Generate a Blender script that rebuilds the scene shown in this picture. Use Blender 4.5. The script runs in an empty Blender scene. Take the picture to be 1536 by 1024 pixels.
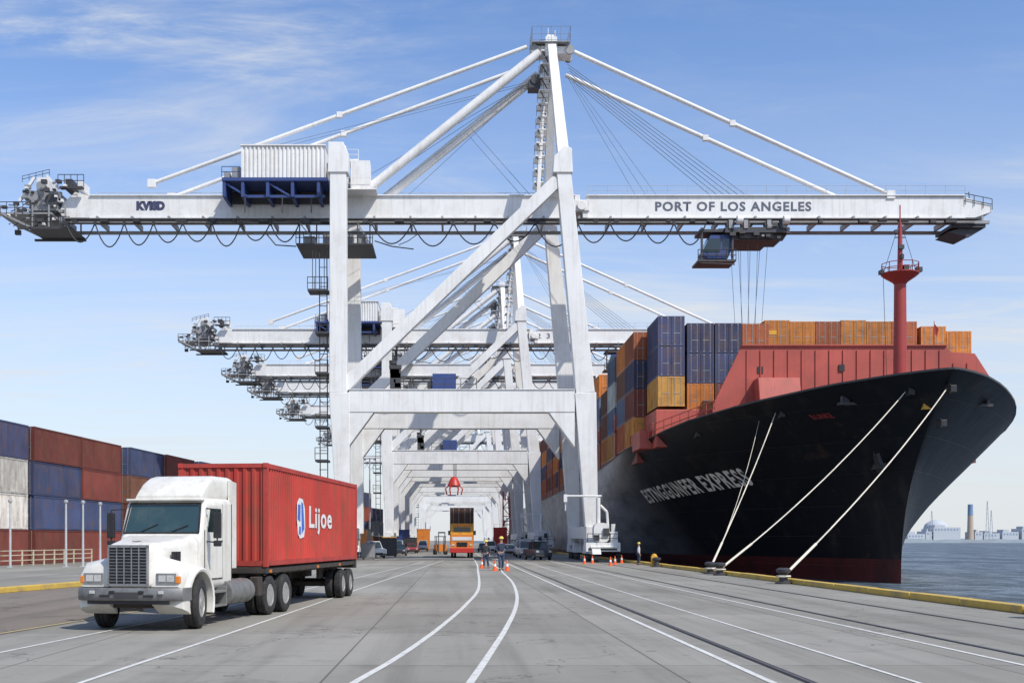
import bpy, math, random, bisect
from mathutils import Vector, Matrix
R=random.Random(7)
scene=bpy.context.scene
COL=scene.collection
rad=math.radians
# ---------------------------------------------------------------- materials
def mat(name,col,rough=.55,metal=0.0,dirt=0.0,dcol=(.12,.09,.06),nscale=1.5,streak=0.0,bump=0.0,bscale=20,objcol=False,spec=.5,var=.0):
    m=bpy.data.materials.new(name); m.use_nodes=True
    nt=m.node_tree; N=nt.nodes; L=nt.links
    b=N['Principled BSDF']
    b.inputs['Roughness'].default_value=rough; b.inputs['Metallic'].default_value=metal
    b.inputs['Specular IOR Level'].default_value=spec
    tc=N.new('ShaderNodeTexCoord'); oi=N.new('ShaderNodeObjectInfo')
    add=N.new('ShaderNodeVectorMath'); add.operation='ADD'
    L.new(tc.outputs['Object'],add.inputs[0]); L.new(oi.outputs['Location'],add.inputs[1])
    if objcol: src=oi.outputs['Color']
    else:
        c=N.new('ShaderNodeRGB'); c.outputs[0].default_value=(*col,1); src=c.outputs[0]
    if var>0:
        nz=N.new('ShaderNodeTexNoise'); nz.inputs['Scale'].default_value=nscale*.4; nz.inputs['Detail'].default_value=4
        L.new(add.outputs[0],nz.inputs['Vector'])
        hv=N.new('ShaderNodeHueSaturation'); mr=N.new('ShaderNodeMapRange')
        mr.inputs[1].default_value=.3; mr.inputs[2].default_value=.7; mr.inputs[3].default_value=1-var; mr.inputs[4].default_value=1+var
        L.new(nz.outputs[0],mr.inputs[0]); L.new(mr.outputs[0],hv.inputs['Value']); L.new(src,hv.inputs['Color']); src=hv.outputs[0]
    if dirt>0:
        nz=N.new('ShaderNodeTexNoise'); nz.inputs['Scale'].default_value=nscale; nz.inputs['Detail'].default_value=8; nz.inputs['Roughness'].default_value=.7
        L.new(add.outputs[0],nz.inputs['Vector'])
        mr=N.new('ShaderNodeMapRange'); mr.inputs[1].default_value=.48; mr.inputs[2].default_value=.75; mr.inputs[4].default_value=dirt
        L.new(nz.outputs[0],mr.inputs[0])
        mx=N.new('ShaderNodeMix'); mx.data_type='RGBA'; L.new(mr.outputs[0],mx.inputs[0]); L.new(src,mx.inputs[6]); mx.inputs[7].default_value=(*dcol,1); src=mx.outputs[2]
    if streak>0:
        mp=N.new('ShaderNodeMapping'); mp.inputs['Scale'].default_value=(2.2,2.2,.12); L.new(add.outputs[0],mp.inputs[0])
        nz=N.new('ShaderNodeTexNoise'); nz.inputs['Scale'].default_value=1.6; nz.inputs['Detail'].default_value=6; nz.inputs['Roughness'].default_value=.65
        L.new(mp.outputs[0],nz.inputs['Vector'])
        mr=N.new('ShaderNodeMapRange'); mr.inputs[1].default_value=.5; mr.inputs[2].default_value=.72; mr.inputs[4].default_value=streak
        L.new(nz.outputs[0],mr.inputs[0])
        mx=N.new('ShaderNodeMix'); mx.data_type='RGBA'; L.new(mr.outputs[0],mx.inputs[0]); L.new(src,mx.inputs[6]); mx.inputs[7].default_value=(*dcol,1); src=mx.outputs[2]
    L.new(src,b.inputs['Base Color'])
    if bump>0:
        nz=N.new('ShaderNodeTexNoise'); nz.inputs['Scale'].default_value=bscale; nz.inputs['Detail'].default_value=5
        L.new(add.outputs[0],nz.inputs['Vector'])
        bp=N.new('ShaderNodeBump'); bp.inputs['Strength'].default_value=bump; bp.inputs['Distance'].default_value=.02
        L.new(nz.outputs[0],bp.inputs['Height']); L.new(bp.outputs[0],b.inputs['Normal'])
    return m
M={}
M['white']=mat('crane_white_paint',(.75,.745,.725),.55,dirt=.32,dcol=(.36,.31,.25),nscale=.5,streak=.3,var=.06)
M['grey']=mat('grey_steel',(.30,.30,.30),.5,.2,dirt=.5,nscale=1)
M['dark']=mat('dark_steel',(.055,.055,.06),.55,.2,dirt=.4,nscale=2)
M['cable']=mat('cable_black',(.03,.03,.035),.6)
M['wire']=mat('wire_rope_steel',(.16,.17,.19),.5,.3)
M['blue']=mat('crane_blue_paint',(.03,.06,.20),.45,dirt=.4)
M['lettergrey']=mat('grey_lettering',(.09,.10,.14),.6)
M['letterblue']=mat('blue_lettering',(.045,.05,.11),.6)
M['letterwhite']=mat('white_lettering',(.75,.74,.72),.6,dirt=.3,nscale=2,dcol=(.3,.27,.25))
M['hullletter']=mat('pale_hull_lettering',(.72,.69,.62),.7,dirt=.5,nscale=1.5,dcol=(.2,.18,.15))
M['cont']=mat('container_paint',(1,1,1),.6,dirt=.7,dcol=(.14,.075,.045),nscale=.9,streak=.6,objcol=True,var=.25,spec=.3)
M['contrail']=mat('container_frame_paint',(1,1,1),.6,dirt=.8,dcol=(.10,.05,.03),nscale=2,objcol=True,var=.15)
M['rod']=mat('galvanised_rod',(.35,.35,.34),.5,.5,dirt=.5)
M['tcab']=mat('truck_white_paint',(.72,.70,.64),.4,dirt=.6,dcol=(.42,.36,.27),nscale=1.8,streak=.4,var=.06)
M['chrome']=mat('chrome',(.42,.42,.42),.3,.9,dirt=.5,nscale=8)
M['bumper']=mat('scuffed_bumper_steel',(.20,.20,.195),.5,.3,dirt=.7,nscale=5,dcol=(.08,.065,.05))
M['alu']=mat('dull_aluminium',(.26,.26,.25),.5,.5,dirt=.7,nscale=5)
M['black']=mat('black_plastic',(.018,.018,.02),.5,dirt=.4,nscale=6,dcol=(.08,.07,.06))
M['rubber']=mat('tyre_rubber',(.022,.022,.022),.85,dirt=.6,nscale=5,dcol=(.09,.08,.07),bump=.3)
M['chassis']=mat('chassis_grime',(.04,.035,.03),.75,dirt=.7,nscale=4,dcol=(.12,.08,.05))
M['rimm']=mat('steel_rim',(.42,.41,.38),.5,.4,dirt=.6,nscale=8,dcol=(.12,.09,.07))
M['lamp']=mat('headlamp_glass',(.6,.6,.57),.12,.2,dirt=.4,nscale=9)
M['amber']=mat('amber_lens',(.7,.22,.03),.25)
M['shipred']=mat('ship_red_paint',(.42,.08,.058),.55,dirt=.6,dcol=(.24,.07,.05),nscale=.6,streak=.5,var=.18)
M['mastred']=mat('mast_red_paint',(.34,.04,.033),.5,dirt=.4,dcol=(.18,.04,.03),nscale=.8)
M['deckred']=mat('deck_red',(.25,.06,.045),.7,dirt=.5)
M['rope']=mat('mooring_rope',(.68,.62,.50),.85,dirt=.3,nscale=3,dcol=(.35,.3,.22))
M['yellow']=mat('yellow_kerb_paint',(.60,.40,.07),.7,dirt=.9,nscale=1.0,dcol=(.24,.19,.12),bump=.3)
M['yellowm']=mat('yellow_machine_paint',(.7,.36,.03),.5,dirt=.5,nscale=2)
M['orangem']=mat('orange_machine_paint',(.70,.22,.03),.5,dirt=.4,nscale=2)
M['orange']=mat('cone_orange',(.85,.13,.02),.5)
M['redm']=mat('red_machine_paint',(.5,.03,.02),.45,dirt=.3)
M['concretew']=mat('quay_wall_concrete',(.2,.19,.17),.9,dirt=.7,nscale=.8)
M['beige']=mat('beige_fence_paint',(.55,.50,.36),.7,dirt=.4)
M['pole']=mat('galvanised_pole',(.5,.51,.51),.5,.2,dirt=.3)
M['skin']=mat('skin',(.42,.24,.16),.6)
M['navy']=mat('navy_cloth',(.03,.04,.07),.9,bump=.3)
M['jeans']=mat('denim',(.05,.07,.12),.9,bump=.3)
M['vest']=mat('safety_vest',(.85,.25,.03),.7)
M['shirt']=mat('dark_shirt',(.05,.05,.055),.9)
M['boot']=mat('boot_leather',(.03,.02,.015),.7)
M['hat']=mat('hard_hat',(.75,.6,.1),.35)
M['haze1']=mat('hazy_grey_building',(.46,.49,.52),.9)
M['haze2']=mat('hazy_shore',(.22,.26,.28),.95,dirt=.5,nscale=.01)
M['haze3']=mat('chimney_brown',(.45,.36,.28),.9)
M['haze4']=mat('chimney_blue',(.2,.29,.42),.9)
M['glass']=mat('dark_glass',(.02,.035,.035),.06,spec=.8)
M['wglass']=mat('windshield_glass',(.03,.06,.065),.08,spec=.8,dirt=.6,nscale=1.6,dcol=(.09,.12,.11))
M['carwhite']=mat('car_white',(.7,.7,.7),.3,dirt=.15); M['cardark']=mat('car_dark',(.03,.04,.06),.3,dirt=.15); M['carred']=mat('car_red',(.35,.03,.03),.3,dirt=.15); M['carsilver']=mat('car_silver',(.4,.41,.42),.3,dirt=.15)
M['emblue']=mat('emblem_blue',(.06,.16,.55),.5,dirt=.3,nscale=3)

# ---------------------------------------------------------------- mesh builder
import bmesh
class MB:
    def __init__(s): s.v=[];s.f=[];s.m=[]
    def add(s,vs,fs,m=0):
        o=len(s.v); s.v+= [tuple(v) for v in vs]
        for f in fs: s.f.append([i+o for i in f]); s.m.append(m)
        return s
    def box(s,x0,x1,y0,y1,z0,z1,m=0):
        v=[(x0,y0,z0),(x1,y0,z0),(x1,y1,z0),(x0,y1,z0),(x0,y0,z1),(x1,y0,z1),(x1,y1,z1),(x0,y1,z1)]
        return s.add(v,[(0,3,2,1),(4,5,6,7),(0,1,5,4),(1,2,6,5),(2,3,7,6),(3,0,4,7)],m)
    def beam(s,p,q,w,d,w2=None,d2=None,m=0):
        p=Vector(p);q=Vector(q);a=(q-p).normalized()
        ref=Vector((0,1,0)) if abs(a.y)<.9 else Vector((0,0,1))
        u=a.cross(ref).normalized(); v=u.cross(a).normalized()
        w2=w if w2 is None else w2; d2=d if d2 is None else d2
        vs=[]
        for c,W,D in((p,w,d),(q,w2,d2)):
            for i,j in((-1,-1),(1,-1),(1,1),(-1,1)): vs.append(c+u*W/2*i+v*D/2*j)
        return s.add(vs,[(0,3,2,1),(4,5,6,7),(0,1,5,4),(1,2,6,5),(2,3,7,6),(3,0,4,7)],m)
    def tube(s,p,q,r,r2=None,n=8,m=0,cap=True):
        p=Vector(p);q=Vector(q)
        if (q-p).length<1e-6: return s
        a=(q-p).normalized(); r2=r if r2 is None else r2
        ref=Vector((0,0,1)) if abs(a.z)<.9 else Vector((0,1,0))
        u=a.cross(ref).normalized(); v=a.cross(u)
        vs=[]
        for c,rr in((p,r),(q,r2)):
            for i in range(n):
                t=2*math.pi*i/n; vs.append(c+(u*math.cos(t)+v*math.sin(t))*rr)
        fs=[(i,(i+1)%n,(i+1)%n+n,i+n) for i in range(n)]
        if cap: fs+= [tuple(range(n))[::-1],tuple(range(n,2*n))]
        return s.add(vs,fs,m)
    def pipe(s,pts,r,n=6,m=0):
        for a,b in zip(pts,pts[1:]): s.tube(a,b,r,n=n,m=m)
        return s
    def loft(s,secs,m=0,cap=True):
        n=len(secs[0]);vs=[p for sec in secs for p in sec];fs=[]
        for k in range(len(secs)-1):
            for i in range(n):
                j=(i+1)%n; fs.append((k*n+i,k*n+j,(k+1)*n+j,(k+1)*n+i))
        if cap: fs+=[tuple(range(n))[::-1],tuple(range((len(secs)-1)*n,len(secs)*n))]
        return s.add(vs,fs,m)
    def lathe(s,prof,c,axis='x',n=24,m=0):
        vs=[]
        for r,h in prof:
            for i in range(n):
                t=2*math.pi*i/n;a,b=r*math.cos(t),r*math.sin(t)
                if axis=='x': vs.append((c[0]+h,c[1]+a,c[2]+b))
                else: vs.append((c[0]+a,c[1]+b,c[2]+h))
        fs=[]
        for k in range(len(prof)-1):
            for i in range(n):
                j=(i+1)%n; fs.append((k*n+i,k*n+j,(k+1)*n+j,(k+1)*n+i))
        fs+=[tuple(range(n))[::-1],tuple(range((len(prof)-1)*n,len(prof)*n))]
        return s.add(vs,fs,m)
    def prism(s,poly,y0,y1,m=0):
        n=len(poly);vs=[(x,y0,z) for x,z in poly]+[(x,y1,z) for x,z in poly]
        fs=[(i,(i+1)%n,(i+1)%n+n,i+n) for i in range(n)]+[tuple(range(n))[::-1],tuple(range(n,2*n))]
        return s.add(vs,fs,m)
    def prismx(s,poly,x0,x1,m=0):
        n=len(poly);vs=[(x0,y,z) for y,z in poly]+[(x1,y,z) for y,z in poly]
        fs=[(i,(i+1)%n,(i+1)%n+n,i+n) for i in range(n)]+[tuple(range(n))[::-1],tuple(range(n,2*n))]
        return s.add(vs,fs,m)
    def rail(s,p,q,h=1.1,step=1.6,r=.035,m=0):
        p=Vector(p);q=Vector(q);n=max(1,int((q-p).length/step))
        for i in range(n+1):
            c=p.lerp(q,i/n); s.tube(c,c+Vector((0,0,h)),r,n=4,m=m)
        for k in(.5,1): s.tube(p+Vector((0,0,h*k)),q+Vector((0,0,h*k)),r,n=4,m=m)
        return s
    def obj(s,name,mats,parent=None,smooth=None,bevel=0,bseg=2):
        me=bpy.data.meshes.new(name); me.from_pydata(s.v,[],s.f)
        for mm in (mats if isinstance(mats,(list,tuple)) else [mats]): me.materials.append(M[mm] if isinstance(mm,str) else mm)
        me.polygons.foreach_set('material_index',s.m)
        bm=bmesh.new(); bm.from_mesh(me); bmesh.ops.recalc_face_normals(bm,faces=bm.faces); bm.to_mesh(me); bm.free()
        if smooth is not None:
            me.polygons.foreach_set('use_smooth',[True]*len(me.polygons)); me.set_sharp_from_angle(angle=rad(smooth))
        me.update()
        o=bpy.data.objects.new(name,me); COL.objects.link(o)
        if parent: o.parent=parent
        if bevel:
            b=o.modifiers.new('bevel','BEVEL'); b.width=bevel; b.segments=bseg; b.limit_method='ANGLE'; b.angle_limit=rad(35)
        return o
def empty(name,loc=(0,0,0),rz=0,parent=None):
    o=bpy.data.objects.new(name,None); COL.objects.link(o); o.location=loc; o.rotation_euler=(0,0,rz); o.empty_display_size=.3
    if parent: o.parent=parent
    return o
def tag(o,label,cat,group=None):
    o['label']=label; o['category']=cat
    if group: o['group']=group
    return o
def struct(o): o['kind']='structure'; return o
def copy_tree(o,parent=None,skip=()):
    c=o.copy(); COL.objects.link(c)
    if parent: c.parent=parent
    for ch in list(o.children):
        if ch in skip: continue
        copy_tree(ch,c,skip)
    return c
def rrect(cx,cz,w,h,r,y,n=3):
    pts=[]
    for sx,sz,a0 in((1,1,0),(-1,1,90),(-1,-1,180),(1,-1,270)):
        for i in range(n+1):
            a=rad(a0+90*i/n); pts.append((cx+sx*(w/2-r)+r*math.cos(a),y,cz+sz*(h/2-r)+r*math.sin(a)))
    return pts
def textmesh(s,size,extrude=0,offset=0,spacing=1.0,shear=0):
    cu=bpy.data.curves.new('t','FONT'); cu.body=s; cu.size=size; cu.extrude=extrude; cu.offset=offset; cu.space_character=spacing; cu.resolution_u=3; cu.shear=shear
    o=bpy.data.objects.new('t',cu); COL.objects.link(o)
    bpy.context.view_layer.update()
    dg=bpy.context.evaluated_depsgraph_get()
    me=bpy.data.meshes.new_from_object(o.evaluated_get(dg))
    bpy.data.objects.remove(o); return me
def textobj(name,s,width,height,mp,matname,parent,offset=0.0,spacing=1.0,shear=0):
    me=textmesh(s,1,0,offset,spacing,shear)
    xs=[v.co.x for v in me.vertices]; ys=[v.co.y for v in me.vertices]
    x0,x1,y0,y1=min(xs),max(xs),min(ys),max(ys)
    for v in me.vertices:
        v.co=mp((v.co.x-x0)/(x1-x0)*width,(v.co.y-y0)/(y1-y0)*height)
    me.materials.clear(); me.materials.append(M[matname]); me.update()
    o=bpy.data.objects.new(name,me); COL.objects.link(o)
    if parent: o.parent=parent
    return o

# ---------------------------------------------------------------- camera, light, sky
cam=bpy.data.cameras.new('camera'); co=bpy.data.objects.new('camera',cam); COL.objects.link(co); scene.camera=co
co.location=(0,0,2.0); co.rotation_euler=(rad(90),0,0)
cam.sensor_width=36; cam.lens=1760/1536*36; cam.shift_x=85/1536; cam.shift_y=298/1536; cam.clip_end=30000; cam.clip_start=.1
sd=Vector((.60,-.66,1.0)).normalized()
sun=bpy.data.lights.new('sun','SUN'); sun.energy=4.1; sun.angle=rad(.5); sun.color=(1,.95,.87)
so=bpy.data.objects.new('sun',sun); COL.objects.link(so); so.rotation_euler=sd.to_track_quat('Z','Y').to_euler(); so.location=(50,-50,100)
w=bpy.data.worlds.new('World'); scene.world=w; w.use_nodes=True
nt=w.node_tree;N=nt.nodes;L=nt.links
bg=N['Background']; bg.inputs['Strength'].default_value=.115
sky=N.new('ShaderNodeTexSky'); sky.sky_type='NISHITA'; sky.sun_disc=False
sky.sun_elevation=math.asin(sd.z); sky.sun_rotation=math.atan2(sd.x,sd.y); sky.air_density=1.0; sky.dust_density=.6; sky.ozone_density=2.0
tc=N.new('ShaderNodeTexCoord'); sep=N.new('ShaderNodeSeparateXYZ'); L.new(tc.outputs['Generated'],sep.inputs[0])
def mth(op,a,b=None,cl=False):
    n=N.new('ShaderNodeMath'); n.operation=op; n.use_clamp=cl
    for i,x in enumerate((a,b)):
        if x is None: continue
        if isinstance(x,(int,float)): n.inputs[i].default_value=x
        else: L.new(x,n.inputs[i])
    return n.outputs[0]
zc=mth('MAXIMUM',sep.outputs[2],0.0); den=mth('ADD',zc,.12)
cx=mth('DIVIDE',sep.outputs[0],den); cy=mth('DIVIDE',sep.outputs[1],den)
cmb=N.new('ShaderNodeCombineXYZ'); L.new(cx,cmb.inputs[0]); L.new(cy,cmb.inputs[1])
def wnoise(sc,det,ro,dist,scale,rot,loc):
    mp=N.new('ShaderNodeMapping'); mp.inputs['Rotation'].default_value=(0,0,rad(rot)); mp.inputs['Scale'].default_value=scale; mp.inputs['Location'].default_value=loc; L.new(cmb.outputs[0],mp.inputs[0])
    nz=N.new('ShaderNodeTexNoise'); nz.inputs['Scale'].default_value=sc; nz.inputs['Detail'].default_value=det; nz.inputs['Roughness'].default_value=ro; nz.inputs['Distortion'].default_value=dist; L.new(mp.outputs[0],nz.inputs['Vector']); return nz.outputs[0]
def wrng(x,a,b_,c=0,d=1):
    mr=N.new('ShaderNodeMapRange'); mr.interpolation_type='SMOOTHSTEP'
    for i,v in enumerate((a,b_,c,d)): mr.inputs[i+1].default_value=v
    L.new(x,mr.inputs[0]); return mr.outputs[0]
n1=wrng(wnoise(1.2,12,.62,.9,(.5,1.7,1),24,(1.3,.4,0)),.44,.76)
n2=wrng(wnoise(.6,3,.5,.2,(1,1,1),0,(4.2,1.1,0)),.42,.62,.15,1)
n3=wrng(wnoise(3.0,12,.7,1.3,(.5,1.2,1),30,(7,2,0)),.46,.78)
n4=wrng(wnoise(1.0,10,.62,.5,(.35,2.6,1),6,(3,6,0)),.42,.72)
low=wrng(zc,.32,.12)
cloud=mth('ADD',mth('MULTIPLY',mth('MULTIPLY',n1,n2),.85),mth('MULTIPLY',mth('MULTIPLY',n3,n2),.6))
cloud=mth('ADD',cloud,mth('MULTIPLY',mth('MULTIPLY',n4,low),.6))
hz=mth('SUBTRACT',1.0,mth('DIVIDE',zc,.42),cl=True); hz=mth('POWER',hz,1.6); 
inv=mth('MULTIPLY',mth('SUBTRACT',1.0,mth('MULTIPLY',hz,.95),cl=True),mth('SUBTRACT',1.0,mth('MULTIPLY',cloud,.95),cl=True),cl=True)
fac=mth('SUBTRACT',1.0,inv,cl=True)
mx=N.new('ShaderNodeMix'); mx.data_type='RGBA'; L.new(fac,mx.inputs[0]); mx.inputs[7].default_value=(6.6,6.85,7.1,1)
tint=N.new('ShaderNodeMix'); tint.data_type='RGBA'; tint.blend_type='MULTIPLY'; tint.inputs[0].default_value=1; tint.inputs[7].default_value=(1.22,1.38,1.65,1)
L.new(sky.outputs[0],tint.inputs[6]); L.new(tint.outputs[2],mx.inputs[6]); L.new(mx.outputs[2],bg.inputs['Color'])
scene.view_settings.view_transform='Standard'

# ---------------------------------------------------------------- ground, water
QX=16.0; WL=-1.3
def ground_mat(name,base,dark,joints=True):
    m=bpy.data.materials.new(name); m.use_nodes=True; nt=m.node_tree;N=nt.nodes;L=nt.links;b=N['Principled BSDF']
    tc=N.new('ShaderNodeTexCoord'); V=tc.outputs['Object']
    def noise(sc,det=6,mapp=None,ro=.6):
        n=N.new('ShaderNodeTexNoise'); n.inputs['Scale'].default_value=sc; n.inputs['Detail'].default_value=det; n.inputs['Roughness'].default_value=ro
        if mapp:
            k=N.new('ShaderNodeMapping'); k.inputs['Scale'].default_value=mapp; L.new(V,k.inputs[0]); L.new(k.outputs[0],n.inputs['Vector'])
        else: L.new(V,n.inputs['Vector'])
        return n.outputs[0]
    def rng(x,a,bb,c,d):
        r=N.new('ShaderNodeMapRange'); 
        for i,v in enumerate((a,bb,c,d)): r.inputs[i+1].default_value=v
        L.new(x,r.inputs[0]); return r.outputs[0]
    def mix(f,a,c,bt='MIX'):
        k=N.new('ShaderNodeMix'); k.data_type='RGBA'; k.blend_type=bt
        if isinstance(f,float): k.inputs[0].default_value=f
        else: L.new(f,k.inputs[0])
        for i,x in((6,a),(7,c)):
            if isinstance(x,tuple): k.inputs[i].default_value=(*x,1)
            else: L.new(x,k.inputs[i])
        return k.outputs[2]
    c=mix(rng(noise(.12,7),.35,.68,0,1),base,tuple(x*.78 for x in base))
    c=mix(rng(noise(1.0,8,(1.1,.035,1)),.5,.72,0,.75),c,dark)
    c=mix(rng(noise(1.0,5,(.35,.02,1)),.45,.7,0,.5),c,tuple(x*1.3 for x in base))
    c=mix(rng(noise(.5,9,None,.7),.54,.72,0,.7),c,dark)
    c=mix(rng(noise(2.6,6,None,.6),.65,.74,0,.65),c,tuple(x*.6 for x in dark))
    c=mix(rng(noise(40,4),.3,.7,0,.4),c,tuple(x*.6 for x in base))
    if joints:
        k=N.new('ShaderNodeMapping'); k.inputs['Location'].default_value=(1.9,.7,0); L.new(V,k.inputs[0])
        for (bw_,rh,c2_,mo,st) in((5.2,6.5,.78,.3,.8),(1.7,2.9,.88,.95,.5)):
            br=N.new('ShaderNodeTexBrick'); br.offset=0 if rh>5 else .37; br.inputs['Scale'].default_value=1; br.inputs['Brick Width'].default_value=bw_; br.inputs['Row Height'].default_value=rh; br.inputs['Mortar Size'].default_value=.02 if rh>5 else .004; br.inputs['Mortar Smooth'].default_value=.2
            br.inputs['Color1'].default_value=(1,1,1,1); br.inputs['Color2'].default_value=(c2_,c2_,c2_*.98,1); br.inputs['Mortar'].default_value=(mo,mo*.97,mo*.93,1)
            L.new(k.outputs[0],br.inputs['Vector']); c=mix(st,c,br.outputs[0],'MULTIPLY')
    vo=N.new('ShaderNodeTexVoronoi'); vo.feature='DISTANCE_TO_EDGE'; vo.inputs['Scale'].default_value=.16
    dn=N.new('ShaderNodeTexNoise'); dn.inputs['Scale'].default_value=.6; dn.inputs['Detail'].default_value=6; L.new(V,dn.inputs['Vector'])
    va=N.new('ShaderNodeVectorMath'); va.operation='MULTIPLY_ADD'; va.inputs[1].default_value=(5,5,5); L.new(dn.outputs['Color'],va.inputs[0]); L.new(V,va.inputs[2]); L.new(va.outputs[0],vo.inputs['Vector'])
    c=mix(rng(vo.outputs['Distance'],.0015,.006,.6,0),c,tuple(x*.4 for x in dark))
    L.new(c,b.inputs['Base Color']); b.inputs['Roughness'].default_value=.85; b.inputs['Specular IOR Level'].default_value=.2
    bp=N.new('ShaderNodeBump'); bp.inputs['Strength'].default_value=.3; bp.inputs['Distance'].default_value=.02; L.new(noise(25,6),bp.inputs['Height']); L.new(bp.outputs[0],b.inputs['Normal'])
    return m
gm=ground_mat('quay_concrete',(.355,.335,.29),(.165,.153,.128))
g=MB(); g.add([(-6000,-150,0),(QX,-150,0),(QX,9000,0),(-6000,9000,0)],[(0,1,2,3)],0)
g.add([(QX,-150,0),(QX,9000,0),(QX,9000,-12),(QX,-150,-12)],[(0,1,2,3)],1)
struct(g.obj('quay_ground',[gm,'concretew']))
wm=bpy.data.materials.new('harbour_water'); wm.use_nodes=True; nt2=wm.node_tree; b=nt2.nodes['Principled BSDF']
b.inputs['Roughness'].default_value=.35; b.inputs['Specular IOR Level'].default_value=.08
tcw=nt2.nodes.new('ShaderNodeTexCoord')
def wn(sc,mp,det):
    k=nt2.nodes.new('ShaderNodeMapping'); k.inputs['Scale'].default_value=mp; nt2.links.new(tcw.outputs['Object'],k.inputs[0])
    n=nt2.nodes.new('ShaderNodeTexNoise'); n.inputs['Scale'].default_value=sc; n.inputs['Detail'].default_value=det; n.inputs['Roughness'].default_value=.75; nt2.links.new(k.outputs[0],n.inputs['Vector']); return n.outputs[0]
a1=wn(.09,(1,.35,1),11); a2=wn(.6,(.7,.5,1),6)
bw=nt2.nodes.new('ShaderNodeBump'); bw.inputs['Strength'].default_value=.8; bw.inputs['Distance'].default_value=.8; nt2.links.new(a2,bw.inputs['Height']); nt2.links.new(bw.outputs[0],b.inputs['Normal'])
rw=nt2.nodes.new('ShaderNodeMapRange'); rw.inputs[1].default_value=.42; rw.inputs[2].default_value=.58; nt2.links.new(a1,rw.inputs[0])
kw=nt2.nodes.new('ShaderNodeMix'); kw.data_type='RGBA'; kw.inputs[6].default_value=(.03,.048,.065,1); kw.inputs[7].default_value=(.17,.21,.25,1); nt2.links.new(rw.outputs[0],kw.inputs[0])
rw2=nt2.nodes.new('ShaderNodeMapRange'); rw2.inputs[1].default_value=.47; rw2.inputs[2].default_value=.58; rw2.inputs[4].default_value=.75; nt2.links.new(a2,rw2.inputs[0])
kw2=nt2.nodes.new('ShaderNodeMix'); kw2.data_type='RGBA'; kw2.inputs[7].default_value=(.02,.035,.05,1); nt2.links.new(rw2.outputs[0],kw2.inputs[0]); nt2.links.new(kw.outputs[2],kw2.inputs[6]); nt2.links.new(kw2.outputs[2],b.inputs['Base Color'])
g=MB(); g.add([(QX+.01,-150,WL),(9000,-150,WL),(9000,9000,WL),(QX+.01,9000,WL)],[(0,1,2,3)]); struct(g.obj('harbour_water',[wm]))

def strip(pts,wd,z,name,mt,label=None):
    m=MB();vs=[]
    P=[Vector((x,y,0)) for x,y in pts]
    if len(P)>2:
        Q=[]
        for i in range(len(P)-1):
            a=P[max(i-1,0)];b_=P[i];c=P[i+1];d=P[min(i+2,len(P)-1)]
            for k in range(8):
                t=k/8; Q.append(.5*((2*b_)+(-a+c)*t+(2*a-5*b_+4*c-d)*t*t+(-a+3*b_-3*c+d)*t**3))
        Q.append(P[-1]); P=Q
    for i,p in enumerate(P):
        t=(P[min(i+1,len(P)-1)]-P[max(i-1,0)]).normalized(); n=Vector((-t.y,t.x,0))
        vs+=[(p.x-n.x*wd/2,p.y-n.y*wd/2,z),(p.x+n.x*wd/2,p.y+n.y*wd/2,z)]
    m.add(vs,[(2*i,2*i+2,2*i+3,2*i+1) for i in range(len(P)-1)])
    return struct(m.obj(name,[mt]))
wp=mat('worn_white_line',(.66,.65,.60),.8,dirt=1.0,dcol=(.32,.305,.265),nscale=5)
wy=mat('worn_yellow_line',(.45,.35,.15),.8,dirt=.95,dcol=(.3,.27,.22),nscale=3)
rl=mat('rail_slot',(.035,.033,.03),.6,.3,dirt=.5,nscale=5,dcol=(.12,.09,.07))
rs=mat('rail_steel',(.22,.2,.18),.4,.7,dirt=.5,nscale=3)
strip([(-1.75,13),(-1.43,16.4),(-.96,20.3),(-.35,27),(.36,37),(1.0,50),(1.5,78),(1.9,110),(2.2,200)],.12,.008,'painted_line',wp)
strip([(-.15,13),(.2,16.4),(.61,20.7),(1.18,27),(1.8,35),(2.3,44),(2.74,57),(2.95,73),(3.1,90),(3.2,200)],.12,.008,'painted_line',wp)
strip([(-5.35,13),(-5.26,16.4),(-4.7,29),(-3.7,55),(-1.2,117)],.09,.008,'painted_line',wp)
strip([(-8.6,14),(-8.1,21),(-6.8,37),(-4.9,70),(-2.9,110)],.09,.008,'painted_line',wp)
strip([(4.46,10),(4.46,300)],.11,.008,'painted_line',wp)
strip([(6.5,10),(6.5,300)],.08,.008,'painted_line',wp)
strip([(9.1,10),(9.1,300)],.10,.008,'painted_line',wp)
strip([(-10.4,18),(-9.76,25),(-8.6,36),(-7.5,48)],.12,.012,'painted_line',wy)
for x in(5.0,9.86,12.75,-10.9):
    a=10 if x>0 else 60
    strip([(x,a),(x,620)],.16,.008,'crane_rail_slot',rl); strip([(x,a),(x,620)],.06,.014,'crane_rail',rs)
am=ground_mat('worn_asphalt',(.24,.205,.165),(.09,.075,.06),False)
g=MB(); g.add([(-22.5,4,.004),(-11.6,4,.004),(-6.5,58,.004),(-15.0,58,.004)],[(0,1,2,3)]); struct(g.obj('side_road',[am]))
m=MB(); m.beam((-21,18,.11),(-12.3,80,.11),.45,.22); tag(m.obj('road_kerb',['yellow'],bevel=.03),'low yellow painted concrete kerb beside the side road','kerb')
m=MB(); 
for i in range(60): 
    y0=8+i*4.0; dz=R.random(); m.box(15.45+.02*dz,15.9,y0,y0+3.94,.0,.22+.02*dz)
tag(m.obj('quay_edge_kerb',['yellow'],bevel=.03),'long yellow stringer kerb along the quay edge','kerb')

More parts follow.
